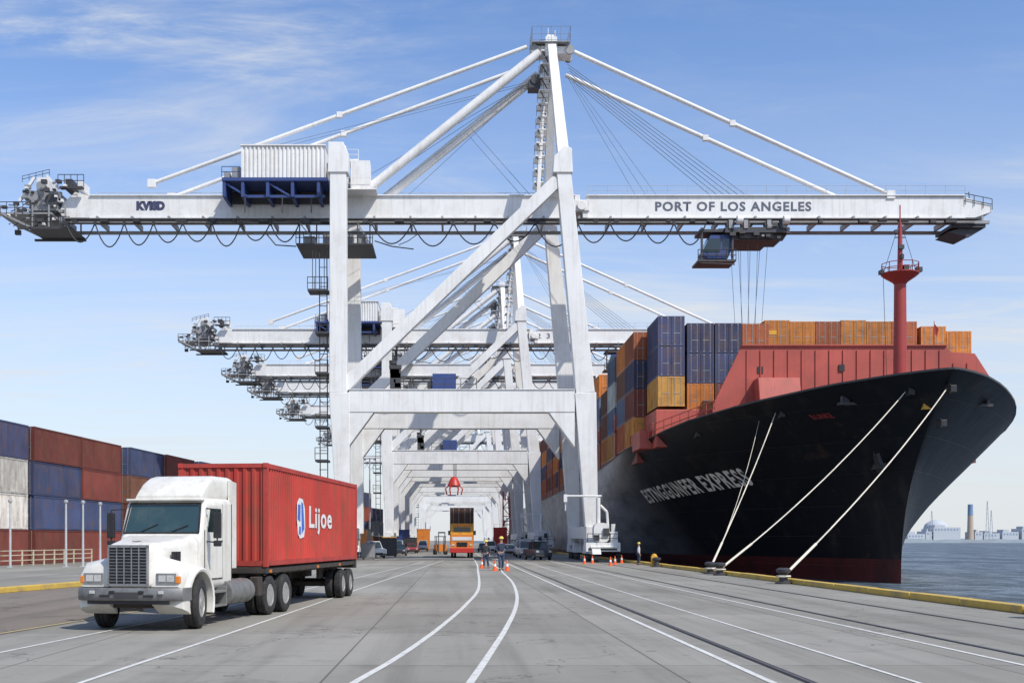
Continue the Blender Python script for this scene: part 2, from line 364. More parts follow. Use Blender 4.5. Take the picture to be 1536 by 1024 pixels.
# ---------------------------------------------------------------- containers
def container_mesh(name,L0=12.19,W=2.44,H=2.9,pitch=.28):
    m=MB()
    hx=W/2
    for sx in(-1,1):
        ys=[];y=.16
        while y<L0-.16-pitch:
            ys+=[(y,hx-.02),(y+pitch*.32,hx-.02),(y+pitch*.5,hx-.065),(y+pitch*.82,hx-.065)]; y+=pitch
        ys.append((L0-.16,hx-.02))
        vs=[];
        for yy,xx in ys: vs+=[(sx*xx,yy,.16),(sx*xx,yy,H-.11)]
        m.add(vs,[(2*i,2*i+2,2*i+3,2*i+1) for i in range(len(ys)-1)],0)
    xs=[];x=-hx+.12
    while x<hx-.12-pitch: xs+=[(x,L0-.03),(x+pitch*.32,L0-.03),(x+pitch*.5,L0-.07),(x+pitch*.82,L0-.07)]; x+=pitch
    xs.append((hx-.12,L0-.03)); vs=[]
    for xx,yy in xs: vs+=[(xx,yy,.16),(xx,yy,H-.11)]
    m.add(vs,[(2*i,2*i+2,2*i+3,2*i+1) for i in range(len(xs)-1)],0)
    for sx in(-1,1):
        x0,x1=sorted((sx*.015,sx*(hx-.12)))
        m.box(x0,x1,.03,.07,.17,H-.13,0)
        for k in range(5): 
            z=.3+k*(H-.5)/5; m.box(x0+.06,x1-.06,.018,.03,z,z+(H-.5)/5-.09,0)
        for fx in(.28,.78):
            xx=sx*fx*(hx-.1); m.tube((xx,-.01,.1),(xx,-.01,H-.07),.022,n=6,m=2)
            m.box(xx-.05,xx+.05,-.02,.03,.12,.2,2); m.box(xx-.05,xx+.05,-.02,.03,H-.2,H-.12,2)
        m.box(min(sx*.2,sx*.8),max(sx*.2,sx*.8),-.03,-.005,1.15,1.2,2)
    m.box(-hx+.03,hx-.03,.05,L0-.05,H-.09,H-.03,0)
    m.box(-hx+.03,hx-.03,.05,L0-.05,.1,.16,1)
    for sx in(-1,1):
        a,b_=sorted((sx*(hx-.12),sx*hx))
        for y0 in(0,L0-.14): m.box(a,b_,y0,y0+.14,.12,H-.12,1); m.box(a-.002 if sx>0 else a,b_,y0-.004,y0+.17,0,.12,1);m.box(a,b_,y0-.004,y0+.17,H-.12,H,1)
        a,b_=sorted((sx*(hx-.08),sx*(hx-.004)))
        m.box(a,b_,.17,L0-.17,.03,.17,1); m.box(a,b_,.17,L0-.17,H-.13,H-.01,1)
    for y0 in(.01,L0-.11): m.box(-hx+.12,hx-.12,y0,y0+.1,.02,.16,1); m.box(-hx+.12,hx-.12,y0,y0+.1,H-.12,H-.01,1)
    o=m.obj(name,['cont','contrail','rod']); me=o.data; bpy.data.objects.remove(o); return me
CM=container_mesh('shipping_container'); CM275=container_mesh('shipping_container_low',H=2.75)
C={'maroon':(.17,.042,.033),'red':(.28,.055,.04),'brown':(.17,.07,.045),'blue':(.045,.065,.14),'navy':(.045,.055,.12),'orange':(.62,.21,.035),'rust':(.40,.11,.04),'white':(.58,.58,.53),'grey':(.3,.31,.32),'yellow':(.58,.28,.06),'ltblue':(.12,.17,.26),'green':(.05,.13,.09)}
NAME={'maroon':'dark maroon','red':'red','brown':'rusty brown','blue':'blue','navy':'dark blue','orange':'bright orange','rust':'rust orange','white':'dirty white','grey':'grey','yellow':'yellow orange','ltblue':'faded blue','green':'dark green'}
def cont(x,y,z,yaw,L0,col,where,group,mesh=None,low=False):
    o=bpy.data.objects.new('shipping_container',mesh or (CM275 if low else CM)); COL.objects.link(o)
    o.location=(x,y,z); o.rotation_euler=(0,0,-yaw); o.scale=(1,L0/12.19,1)
    c=C[col]; k=R.uniform(.75,1.2); o.color=(c[0]*k*R.uniform(.93,1.07),c[1]*k,c[2]*k,1)
    tag(o,f'{NAME[col]} corrugated shipping container {where}','container',group); return o
ya=math.atan2(1.6,20)
def yard(xr,y0,L0,cols,yaw=ya):
    for k,cn in enumerate(cols):
        cx_=xr-1.22*math.cos(yaw)+R.uniform(-.07,.07); cont(cx_,y0+1.22*math.sin(yaw)+R.uniform(-.1,.1),k*2.905,yaw,L0,cn,['on the yard ground','stacked second in a pile','stacked third in a pile','on top of a stack'][k],'containers stacked in the yard')
yard(-36.3,91.6,6.6,['maroon','white','white','navy'])
yard(-38.9,91.9,6.6,['maroon','white','white','navy'])
yard(-35.5,99,10,['maroon','blue','blue','maroon'])
yard(-34.7,109.2,10,['maroon','blue','maroon','maroon'])
yard(-38.2,99,10,['blue','maroon','blue','blue'])
yard(-33.4,121,10,['maroon','maroon','brown','blue'])
yard(-36.1,121,10,['blue','maroon','maroon','blue'])
yard(-32.3,131.4,10,['blue','maroon','brown','maroon'])
ya2=rad(8)
xx,yy=-31.0,143.0
pal=['maroon','blue','brown','red','navy','maroon','grey','white','green','ltblue']
for i in range(9):
    yard(xx,yy,12.0,[R.choice(pal) for _ in range(4 if i<8 else 3)],ya2); xx+=12.4*math.sin(ya2); yy+=12.4*math.cos(ya2)

# ---------------------------------------------------------------- crane
BD=14.915
def PX(x): return (x-683)/16
def PH(y): return (810-y)/16+2
def BX(x): return (x-683)/BD
def BH(y): return (810-y)/BD+2
SKIP=[]
def build_crane():
    root=empty('container_crane',(0,110,0))
    G=16.0; YB=8.0
    for side in('land','water'):
        for y in(0,G):
            m=MB()
            if side=='land':
                m.beam((PX(508),y,PH(222)),(PX(508),y,PH(590)),1.5,1.3,1.65,1.4); m.beam((PX(510),y,PH(590)),(PX(516),y,2.7),1.9,1.5,1.15,1.2)
                m.prism([(PX(508)-.95,PH(262)),(PX(508)+.95,PH(262)),(PX(508)+1.0,PH(235)),(PX(508)+.5,PH(217)),(PX(508)-.9,PH(217))],y-.8,y+.8)
            else:
                m.beam((PX(843),y,PH(240)),(PX(877),y,PH(590)),1.3,1.2,1.75,1.4); m.beam((PX(877),y,PH(590)),(PX(887),y,2.7),2.0,1.5,1.15,1.2)
                m.prism([(PX(843)-.9,PH(262)),(PX(843)+.95,PH(262)),(PX(843)+.85,PH(226)),(PX(843)+.2,PH(222)),(PX(843)-.8,PH(238))],y-.75,y+.75)
            m.obj('leg',['white'],root,bevel=.05)
            b=MB(); x=-10.9 if side=='land' else 12.75
            b.box(x-.55,x+.55,y-1.6,y+1.6,1.45,2.15); 
            for s_ in(-1,1):
                b.prismx([(y+s_*2.9-1.5,.75),(y+s_*2.9+1.5,.75),(y+s_*2.9+.5,1.6),(y+s_*2.9-.5,1.6)],x-.4,x+.4)
                b.beam((x,y,1.9),(x,y+s_*2.9,1.4),.5,.6)
            bo=b.obj('bogie',['white'],root,bevel=.03)
            for s_ in(-1,1):
                for k in(-1,1):
                    c=MB(); c.lathe([(.2,-.2),(.4,-.2),(.42,-.12),(.36,-.1),(.36,.1),(.42,.12),(.4,.2),(.2,.2)],(x,y+s_*2.9+k*.9,.42),'x',14); c.obj('wheel',['dark'],bo,40)
        x=-10.7 if side=='land' else 12.65
        m=MB(); m.box(x-.5,x+.5,-1.0,G+1.0,2.15,3.3); m.obj('sill_beam',['white'],root,bevel=.05)
        x=PX(510) if side=='land' else PX(875)
        m=MB(); m.box(x-.5,x+.5,.8,G-.8,14.3,15.9); m.obj('portal_tie_beam',['white'],root,bevel=.04)
        x=PX(508) if side=='land' else PX(843)
        m=MB(); z=PH(238) if side=='land' else PH(250); m.box(x-.45,x+.45,.8,G-.8,z-.9,z+.5); 
        m.obj('top_tie_beam',['white'],root,bevel=.04)
        m=MB(); xx=x if side=='land' else PX(850); m.box(xx-.4,xx+.4,.7,G-.7,36.55,37.3); m.obj('boom_support_beam',['white'],root,bevel=.04)
    for y in(0,G):
        m=MB(); x0,x1=PX(510),PX(877)
        m.box(x0+.9,x1-1.0,y-.68,y+.68,PH(619),PH(586))
        for xs,sg in((x0+.8,1),(x1-1.0,-1)):
            m.prism([(xs,PH(620)-3.2),(xs+sg*2.4,PH(620)+.05),(xs,PH(620)+.05)] if sg>0 else [(xs,PH(620)-3.2),(xs,PH(620)+.05),(xs+sg*2.4,PH(620)+.05)],y-.62,y+.62)
        m.box(x0+.9,x1-1.0,y-.78,y+.78,PH(586),PH(586)+.08)
        m.obj('portal_beam',['white'],root,bevel=.04)
        m=MB(); m.beam((PX(836),y,PH(272)),(PX(514),y,PH(582)),1.15,1.0); m.obj('diagonal_brace',['white'],root,bevel=.05)
    def girder(name,x0,x1,tip):
        m=MB(); zt,zb=BH(299),BH(331)
        poly=[(x0,zb),(BX(1455),zb),(BX(1481),BH(322)),(BX(1481),BH(314)),(BX(1440),BH(300)),(x0,zt)] if tip==1 else [(BX(95),BH(322)),(BX(100),zb),(x1,zb),(x1,zt),(BX(140),zt),(BX(118),BH(293)),(BX(100),BH(310))]
        m.prism(poly,YB-1.1,YB+1.1)
        xa=BX(140) if tip==2 else x0; xb=BX(1440) if tip==1 else x1
        m.box(xa,xb,YB-1.3,YB+1.3,zt+.0,zt+.1); m.box(xa,xb,YB-1.3,YB+1.3,zb-.1,zb+.02)
        return m.obj(name,['white'],root)
    girder('back_girder',0,BX(862),2); girder('boom_girder',BX(878),0,1)
    m=MB(); m.box(BX(858),BX(882),YB-1.5,YB+1.5,BH(322),BH(306)); m.tube((BX(870),YB-1.7,BH(315)),(BX(870),YB+1.7,BH(315)),.45,n=14); m.box(BX(860),BX(868),YB-1.3,YB+1.3,BH(308),BH(298)); m.box(BX(872),BX(880),YB-1.3,YB+1.3,BH(332),BH(322))
    m.obj('boom_hinge',['white'],root,bevel=.03)
    r3=random.Random(11)
    m=MB()
    for yy in(YB-2.0,YB+2.0):
        m.box(BX(100),BX(1470),yy-.15,yy+.15,BH(344),BH(339.5),0)
    x=BX(104)
    while x<BX(1465):
        m.box(x-.1,x+.1,YB-2.0,YB+2.0,BH(340),BH(332),0)
        for s_ in(-1,1): m.beam((x,YB+s_*2.0,BH(341)),(x,YB+s_*1.2,BH(332)),.14,.12,m=0)
        x+=3.4+r3.uniform(-.3,.3)
    m.obj('trolley_rail',['grey'],root)
    m=MB(); m.box(BX(110),BX(1450),YB-2.9,YB-2.3,BH(340.5),BH(339.2),0)
    x=BX(120)
    while x<BX(1450): 
        wq=r3.uniform(.2,1.1); m.box(x,x+wq,YB-2.85,YB-2.35,BH(346)+r3.uniform(0,.25),BH(340)); x+=r3.uniform(1.4,4.2)
    m.tube((BX(120),YB-2.4,BH(345.5)),(BX(1440),YB-2.4,BH(345.5)),.05,n=4)
    m.obj('walkway',['dark'],root)
    for a,c,s_ in((140,360,1),(575,820,1),(880,1440,-1)):
        m=MB(); m.rail((BX(a),YB+s_*1.2,BH(298)),(BX(c),YB+s_*1.2,BH(298)),.95,1.9,.022); m.obj('handrail',['pole'],root)
    def loops(xa,xb,n,dep):
        m=MB()
        m.box(xa-.3,xb+.3,YB-2.95,YB-2.85,BH(344),BH(343))
        for i in range(n):
            a=xa+(xb-xa)*i/n; c=xa+(xb-xa)*(i+1)/n; dd=dep*(.8+.4*r3.random())
            pts=[(a+(c-a)*t/10,YB-2.9,BH(346)-dd*(1-((t-5)/5)**2)) for t in range(11)]
            m.pipe(pts,.065,4)
            m.box(a-.12,a+.12,YB-3.0,YB-2.8,BH(350),BH(343))
        m.obj('festoon_cable',['cable'],root)
    loops(BX(113),BX(455),8,2.1); loops(BX(560),BX(860),5,2.0); loops(BX(862),BX(1050),4,2.2)
    ax,az=BX(825),BH(68)
    m=MB()
    for s_ in(-1,1):
        m.beam((ax+.05,YB+s_*.75,az),(PX(845),YB+s_*8,PH(236)),.8,.8,1.05,1.0)
        m.beam((BX(818),YB+s_*.7,az-1),(BX(806),YB+s_*1.2,BH(298)),.35,.35)
    for k in range(11):
        t=k/11; z=(az-1)+(BH(298)-az+1)*t; xq=BX(818)+(BX(806)-BX(818))*t
        m.box(xq-.5,xq+.5,YB-1.2,YB+1.2,z-.07,z+.07); m.beam((xq,YB-.9,z),(xq-.1,YB+.9,z-1.4),.1,.1,m=1); m.beam((xq-.4,YB-1,z),(xq+.4,YB-1,z-1.4),.1,.08,m=1)
        m.rail((xq-.6,YB-1.25,z),(xq+.5,YB-1.25,z),1.0,.5,.03,1)
    m.obj('apex_mast',['white','dark'],root,bevel=.03)
    m=MB(); m.box(ax-.55,ax+.6,YB-1.3,YB+1.3,az-1.6,az+.3); m.beam((ax-1.9,YB,az-.8),(ax+2.1,YB,az-.9),.7,1.9)
    m.box(ax-1.9,ax+1.9,YB-1.6,YB+1.6,az-.32,az-.25,1); m.prism([(ax-.6,az+.25),(ax+.7,az+.25),(ax+.3,az+.9),(ax-.3,az+.9)],YB-.4,YB+.4)
    for s_ in(-1,1): m.tube((ax-1.7,YB+s_*.9,az-.8),(ax-1.7,YB+s_*1.15,az-.8),.45,n=12,m=1); m.tube((ax+1.9,YB+s_*.9,az-.9),(ax+1.9,YB+s_*1.15,az-.9),.45,n=12,m=1)
    for a,c in(((-1.9,-1.6),(1.9,-1.6)),((-1.9,1.6),(1.9,1.6)),((-1.9,-1.6),(-1.9,1.6)),((1.9,-1.6),(1.9,1.6))):
        m.rail((ax+a[0],YB+a[1],az-.3),(ax+c[0],YB+c[1],az-.3),1.5,.9,.022,1)
    m.tube((ax-.2,YB,az+.8),(ax-.2,YB,az+1.7),.04,n=4); m.tube((ax+.5,YB,az+.8),(ax+.5,YB,az+1.5),.04,n=4)
    m.obj('apex_head',['white','grey'],root)
    m=MB(); m.box(ax-2.2,ax-1.0,YB-.8,YB+.8,BH(136),BH(124)); m.tube((ax-1.5,YB-.9,BH(124)),(ax-1.5,YB+.9,BH(124)),.5,n=12); m.box(ax-1.2,ax+.9,YB-.3,YB+.3,BH(122),BH(116)); m.obj('sheave_block',['dark'],root)
    for (x0,y0,x1,y1,r,s_,nm) in((808,85,543,297,.47,-1,'back_strut'),(808,108,572,297,.47,1,'back_strut'),
        (790,76,232,280,.2,-1,'back_stay'),(775,100,254,292,.2,1,'back_stay'),
        (860,84,1330,297,.22,-1,'fore_stay'),(850,108,1272,297,.22,1,'fore_stay')):
        m=MB(); m.tube((BX(x0),YB+s_*.9,BH(y0)),(BX(x1),YB+s_*1.0,BH(y1)),r,n=12)
        if r<.4:
            for t in(.5,1.0):
                p=Vector((BX(x0),YB+s_*.9,BH(y0))).lerp(Vector((BX(x1),YB+s_*1.0,BH(y1))),t); k=.27 if t<1 else .4; m.box(p.x-k,p.x+k,p.y-.25,p.y+.25,p.z-k,p.z+k)
        m.obj(nm,['white'],root,40)
    m=MB()
    for i in range(6): m.tube((BX(850+i*2),YB-.6+.2*i,BH(100+4*i)),(BX(1120-i*9),YB-.6+.2*i,BH(298)),.03,n=4)
    for i in range(3): m.tube((BX(850),YB-.6+.4*i,BH(112)),(BX(985-i*14),YB-.6+.4*i,BH(298)),.02,n=4)
    for i in range(4): m.tube((BX(812),YB-.6+.3*i,BH(112)),(BX(610-i*40),YB-.6+.3*i,BH(298)),.022,n=4)
    for i in range(2): m.tube((BX(700+i*8),YB,BH(200-i*6)),(BX(786+i*14),YB,BH(298)),.025,n=4)
    for i in range(2): m.tube((BX(812),YB-.3+.6*i,BH(120)),(BX(380+i*20),YB-.6,BH(230)),.02,n=4)
    m.obj('hoist_wire',['wire'],root)
    mh=MB(); x0,x1=-20.7,-12.6; y0,y1=3.4,12.6; z0,z1=36.95,40.1
    x=x0; prof=[]
    while x<x1-.3: prof+=[(x,y0),(x+.14,y0),(x+.2,y0+.12),(x+.34,y0+.12)]; x+=.405
    prof.append((x1,y0)); vs=[]
    for a,c in prof: vs+=[(a,c,z0),(a,c,z1)]
    mh.add(vs,[(2*i,2*i+2,2*i+3,2*i+1) for i in range(len(prof)-1)])
    mh.box(x0,x1,y0+.14,y1,z0,z1); mh.box(x0-.08,x1+.08,y0-.1,y1+.1,z1,z1+.1)
    ho=mh.obj('machinery_house',['white'],root)
    d=MB(); d.box(x1,x1+.06,5,6,z0,z0+2); d.obj('door',['dark'],ho)
    m=MB(); m.box(x0-1.8,x1+.3,y0-.4,y1,36.6,36.92)
    for x in(x0-1.6,x0+.2,x0+2.6,x0+5,x1-.6): m.box(x-.15,x+.15,y0-.3,YB-1.3,35.1,36.55); 
    m.box(x0-1.4,x1+.2,YB-1.5,YB-1.2,35.4,36.5,1); m.box(x0+.2,x1,y0,y0+.2,35.1,35.35)
    for x in(x0-1.6,x0+2.6): m.beam((x,y0,36.5),(x+2.2,y0,35.2),.18,.18)
    for x in(x0+.4,x0+4,x0+6.8): m.box(x-.05,x+.05,y0-.2,y0-.1,33.6,35.1,1)
    m.rail((x0-1.8,y0-.4,36.95),(x0-.05,y0-.4,36.95),1.0,.9,.035)
    m.obj('machinery_house_frame',['blue','dark'],root)
    for q in((x0-1.0,x0-.1,y0+.5,y0+2.4,36.95,38.2),(x0-1.7,x0-1.2,y0+.2,y0+1.2,36.95,37.7),(x1+.1,x1+.6,y0+1,y0+3,37,38.1)):
        m=MB(); m.box(*q); m.obj('electrical_cabinet',['grey'],root,bevel=.04)
    m=MB(); m.box(BX(530),BX(558),YB-3,YB-1.2,36.3,39.2); m.box(BX(520),BX(568),YB-3.5,YB+1,36.2,36.3); m.rail((BX(520),YB-3.4,36.3),(BX(568),YB-3.4,36.3),1.1,.9,.03)
    m.obj('service_cabin',['white'],root,bevel=.03)
    m=MB(); m.rail((BX(505),YB-2,39.6),(BX(540),YB-2,39.6),1.0,.8,.03); m.box(BX(505),BX(540),YB-2.2,YB,39.4,39.6); m.obj('leg_platform',['white'],root)
    m=MB(); rr=random.Random(3)
    xa,xb=BX(12),BX(118)
    for yy in(-2.5,2.2): m.box(BX(40),xb,YB+yy,YB+yy+.3,BH(353),BH(350),1)
    m.box(BX(52),xb,YB-2.4,YB+2.4,BH(350),BH(349),1); m.box(xa,BX(90),YB-2.4,YB+2.4,BH(331),BH(328.5),0)
    m.beam((xa,YB-2.4,BH(328)),(BX(60),YB-2.4,BH(351)),.2,.2); m.beam((xa,YB+2.4,BH(328)),(BX(60),YB+2.4,BH(351)),.2,.2)
    for x in(14,38,62,86,110): m.box(BX(x)-.07,BX(x)+.07,YB-2.5,YB-2.35,BH(351 if x>50 else 335),BH(318),0); m.box(BX(x)-.07,BX(x)+.07,YB+2.35,YB+2.5,BH(351 if x>50 else 335),BH(318),0)
    m.rail((xa,YB-2.5,BH(330)),(BX(60),YB-2.5,BH(330)),1.1,.8,.04,1); m.rail((xa,YB+2.5,BH(330)),(BX(60),YB+2.5,BH(330)),1.1,.8,.04,1); m.rail((BX(52),YB-2.5,BH(350)),(BX(116),YB-2.5,BH(350)),1.0,.8,.04,1)
    m.box(BX(52),BX(94),YB-1.5,YB+1.5,BH(322),BH(293),0); m.box(BX(62),BX(80),YB-1.3,YB+1.3,BH(293),BH(272),2)
    m.beam((BX(40),YB-1.9,BH(310)),(BX(62),YB-1.9,BH(275)),.25,.25,m=2); m.beam((BX(98),YB-1.9,BH(292)),(BX(80),YB-1.9,BH(272)),.2,.2,m=2)
    m.tube((BX(58),YB-1.9,BH(303)),(BX(58),YB+1.9,BH(303)),.6,n=14,m=0); m.tube((BX(86),YB-1.8,BH(308)),(BX(86),YB+1.8,BH(308)),.65,n=14,m=1); m.tube((BX(70),YB-1.7,BH(286)),(BX(70),YB+1.7,BH(286)),.45,n=14,m=0)
    m.rail((BX(44),YB-1.9,BH(282)),(BX(84),YB-1.9,BH(272)),.6,.6,.03,1)
    m.box(BX(100),BX(134),YB-2.2,YB-1.6,BH(292),BH(289),1); m.rail((BX(98),YB-2.2,BH(290)),(BX(136),YB-2.2,BH(290)),1.2,.6,.04,1)
    m.box(BX(104),BX(114),YB-1.2,YB+1,BH(290),BH(274),1); m.box(BX(122),BX(130),YB-1.2,YB+1,BH(290),BH(277),2)
    for i in range(44):
        x=BX(rr.uniform(18,112)); z=BH(rr.uniform(280,346)); s=rr.uniform(.1,.32); yy=YB+rr.choice((-2.3,-1.9,1.5)); m.box(x-s*rr.uniform(.5,1.3),x+s,yy-.2,yy+.2,z-s*rr.uniform(.3,1),z+s*.6,rr.choice((0,1,1,2)))
    for i in range(10):
        x=BX(rr.uniform(18,112)); z=BH(rr.uniform(285,346)); m.tube((x,YB-2.35,z),(x+rr.uniform(-1.2,1.2),YB-2.3,z+rr.uniform(-1,1)),.05,n=4,m=1)
    m.obj('tail_platform',['grey','dark','white'],root)
    m=MB(); m.box(BX(1415),BX(1465),YB-2,YB+2,BH(349),BH(344)); m.prism([(BX(1412),BH(354)),(BX(1440),BH(361)),(BX(1462),BH(350)),(BX(1440),BH(346))],YB-1.6,YB+1.6)
    m.rail((BX(1440),YB-1.2,BH(312)),(BX(1480),YB-1.2,BH(320)),1.1,.8,.04); m.tube((BX(1455),YB,BH(310)),(BX(1453),YB,BH(288)),.05,n=4)
    m.tube((BX(1445),YB-2,BH(342)),(BX(1445),YB+2,BH(342)),.45,n=12)
    m.obj('tip_sheave_frame',['dark'],root)
    m=MB(); m.box(BX(1078),BX(1172),YB-2.9,YB+2.9,BH(360),BH(352),1)
    m.box(BX(1100),BX(1150),YB-2.6,YB+2.6,BH(367),BH(360),1); m.prism([(BX(1070),BH(352)),(BX(1176),BH(352)),(BX(1165),BH(369)),(BX(1090),BH(369))],YB-2.3,YB-1.9,1)
    for x in(1086,1108,1142,1164): m.tube((BX(x),YB-2.9,BH(347)),(BX(x),YB-2.2,BH(347)),.42,n=12,m=1); m.box(BX(x)-.2,BX(x)+.2,YB-3,YB-2.6,BH(354),BH(342),0)
    for i in range(14):
        x=BX(rr.uniform(1080,1170)); z=BH(rr.uniform(346,368)); s=rr.uniform(.1,.3); m.box(x-s,x+s,YB-3.05,YB-2.7,z-s*.6,z+s*.6,rr.choice((0,1)))
    m.obj('trolley',['grey','dark'],root)
    for x in(1098,1166):
        m=MB(); m.lathe([(.1,-.3),(.42,-.28),(.45,0),(.42,.28),(.1,.3)],(BX(x),YB-3.2,BH(343)),'x',14); m.obj('trolley_drum',['white'],root,40)
    m=MB(); x0,x1=BX(1046),BX(1088); dz=-.35
    m.prism([(x0,BH(384)+dz),(x0+.5,BH(391)+dz),(x1-.3,BH(391)+dz),(x1,BH(380)+dz),(x1,BH(356)+dz),(x0+.8,BH(356)+dz)],YB-2.4,YB-.1)
    ca=m.obj('operator_cab',['blue'],root,bevel=.04)
    m=MB(); m.prism([(x0-.02,BH(382)+dz),(x0+1.7,BH(382)+dz),(x0+1.9,BH(362)+dz),(x0+.6,BH(362)+dz)],YB-2.43,YB-.05); m.box(x0+2.0,x1-.2,YB-2.43,YB-2.3,BH(378)+dz,BH(362)+dz); m.obj('window',['glass'],ca)
    m=MB(); m.box(x0-.5,x1+.4,YB-2.8,YB+.2,BH(402),BH(399)); m.rail((x0-.5,YB-2.8,BH(401)),(x1+.4,YB-2.8,BH(401)),1.1,.8,.04); 
    for x in(x0-.1,x1+.1): m.box(x-.1,x+.1,YB-2.7,YB-2.5,BH(402),BH(352))
    m.box(x0-.3,x1+.5,YB-2.6,YB,BH(358),BH(354))
    m.tube((x0-.3,YB-2.7,BH(404)),(x1+.3,YB-2.7,BH(406)),.07,n=5)
    m.obj('cab_platform',['dark'],ca)
    m=MB()
    for x in(1101,1116,1131,1146):
        for yy in(-1.5,1.5): m.tube((BX(x),YB+yy,BH(362)),(BX(1122+(x-1123)*.6),YB+yy,22.6),.022,n=4)
    m.obj('hoist_rope',['wire'],root)
    m=MB(); xs=BX(1122); m.box(xs-1.0,xs+1.0,YB-2.0,YB+2.0,22.1,22.6); m.box(xs-.35,xs+.35,YB-6,YB+6,21.7,22.1); m.box(xs-1.2,xs+1.2,YB-6.1,YB-5.8,21.6,22.0); m.box(xs-1.2,xs+1.2,YB+5.8,YB+6.1,21.6,22.0); m.obj('spreader',['yellowm'],root)
    m=MB(); m.box(BX(450),BX(562),YB-3,YB+2.8,BH(378),BH(376),0); 
    for x in(455,480,510,540,558): m.box(BX(x)-.06,BX(x)+.06,YB-2.9,YB-2.75,BH(376),BH(345),0)
    m.box(BX(486),BX(530),YB-1,YB+1,BH(375),BH(354),1); m.rail((BX(450),YB-3,BH(376)),(BX(562),YB-3,BH(376)),1.1,.7,.04,0); m.box(BX(460),BX(476),YB-2,YB,BH(374),BH(362),1); m.box(BX(538),BX(552),YB-2,YB,BH(374),BH(360),1)
    m.beam((BX(455),YB-2.8,BH(346)),(BX(480),YB-2.8,BH(376)),.1,.1,m=1); m.beam((BX(540),YB-2.8,BH(346)),(BX(558),YB-2.8,BH(376)),.1,.1,m=1)
    m.pipe([(BX(405),YB-2.8,BH(360)),(BX(420),YB-2.8,BH(378)),(BX(450),YB-2.8,BH(380))],.06,4); m.pipe([(BX(565),YB-2.8,BH(372)),(BX(590),YB-2.8,BH(380)),(BX(622),YB-2.8,BH(384))],.06,4); m.pipe([(BX(600),YB-2.8,BH(378)),(BX(614),YB-2.8,BH(372)),(BX(628),YB-2.8,BH(362))],.04,4)
    m.obj('underslung_platform',['dark','grey'],root)
    m=MB(); x=PX(494)
    for dxx in(-.2,-.9): m.tube((x+dxx,-.3,PH(380)),(x+dxx+.1,-.3,4),.05,n=4)
    z=5
    while z<PH(385): m.tube((x-.9,-.3,z),(x-.2,-.3,z),.035,n=4); z+=.9
    for yy in(437,500,560,640,690): m.box(x-1.9 if yy==437 else x-1.2,x,-1.2,.8,PH(yy+3),PH(yy)); m.rail((x-(1.9 if yy==437 else 1.2),-1.2,PH(yy)),(x,-1.2,PH(yy)),1.1,.6,.035)
    for dxx in(-.5,-1.3,-1.6): m.tube((x+dxx,.2,PH(375)),(x+dxx,.2,PH(437)),.035,n=4)
    m.obj('access_ladder',['dark'],root)
    m=MB(); xr=PX(592); m.box(xr-.5,xr+.5,1.0,2.0,15.9,18.2); m.tube((xr,1.6,18),(xr+.2,1.6,22),.08,n=6)
    for i in range(9): m.box(xr-.6+rr.random()*.6,xr+rr.random()*.6,1,1.8,16+i*.45,16.3+i*.45+rr.random()*.2)
    m.box(PX(648),PX(684),2.0,4.5,15.9,17.9,1); m.box(PX(640),PX(652),2.2,4.3,15.9,17.2,0); m.rail((PX(620),.6,16.15),(PX(715),.6,16.15),1.1,1.2,.03)
    m.obj('drive_cabinet',['dark','blue'],root)
    m=MB(); bx=12.75
    m.box(bx-.9,bx+2.2,-3.7,-1.8,1.0,1.8); m.loft([rrect(bx+.55,2.7,1.4,1.8,.5,yy) for yy in(-3.4,-2.0)])
    m.tube((bx+.3,-2.8,3.4),(bx+.3,-2.8,5.9),.2,n=10); m.tube((bx-2.7,-2.8,6.05),(bx+.6,-2.8,6.05),.09,n=8); m.box(bx-2.85,bx-2.55,-3,-2.6,5.5,6.2); m.pipe([(bx+.5,-2.8,5.2),(bx+1.1,-2.8,4.6),(bx+1.2,-2.8,3.2)],.12,8)
    m.rail((bx-.8,-3.9,1.8),(bx+2.3,-3.9,1.8),.8,.9,.03,1); m.tube((bx-2.7,-2.8,6),(bx-2.7,-2.8,4.7),.05,n=5)
    m.box(bx+1.3,bx+2.0,-3.5,-2.2,1.8,2.8); m.tube((bx-.5,-3.8,1.4),(bx+1.9,-3.8,1.4),.14,n=8); m.box(bx-.2,bx+.3,-3.75,-3.4,2.0,2.5,1); m.box(bx-.7,bx+1.9,-3.72,-3.69,1.1,1.3,1)
    m.box(bx+.7,bx+1.2,-3.6,-3.39,2.4,3.1,1); m.tube((bx+1.65,-3.0,2.8),(bx+1.65,-3.0,3.5),.2,n=8)
    m.obj('drive_unit',['white','dark'],root,40)
    yf=YB-1.12
    SKIP.append(textobj('lettering','PORT OF LOS ANGELES',BX(1212)-BX(980),.95,lambda u,v:(BX(980)+u,yf,BH(321.5)+v),'lettergrey',root,.03,1.14))
    SKIP.append(textobj('lettering','KVISD',2.85,.95,lambda u,v:(BX(209)+u,yf,BH(320.5)+v),'letterblue',root,.085,1.02))
    return root
crane=build_crane()
tag(crane,'white ship-to-shore gantry crane with long boom reaching over the ship','crane','gantry cranes along the quay')
for i,y in enumerate((184,222,247,292,372,470)):
    c=copy_tree(crane,skip=SKIP); c.location=(-.4 if i%2 else .2,y,0); tag(c,'white ship-to-shore gantry crane standing in the row along the quay','crane','gantry cranes along the quay')
    if i==0: textobj('lettering','E 2 3',3.6,.85,lambda u,v:(11.6+u,8-1.12,BH(321)+v),'lettergrey',c,.02,1.3)

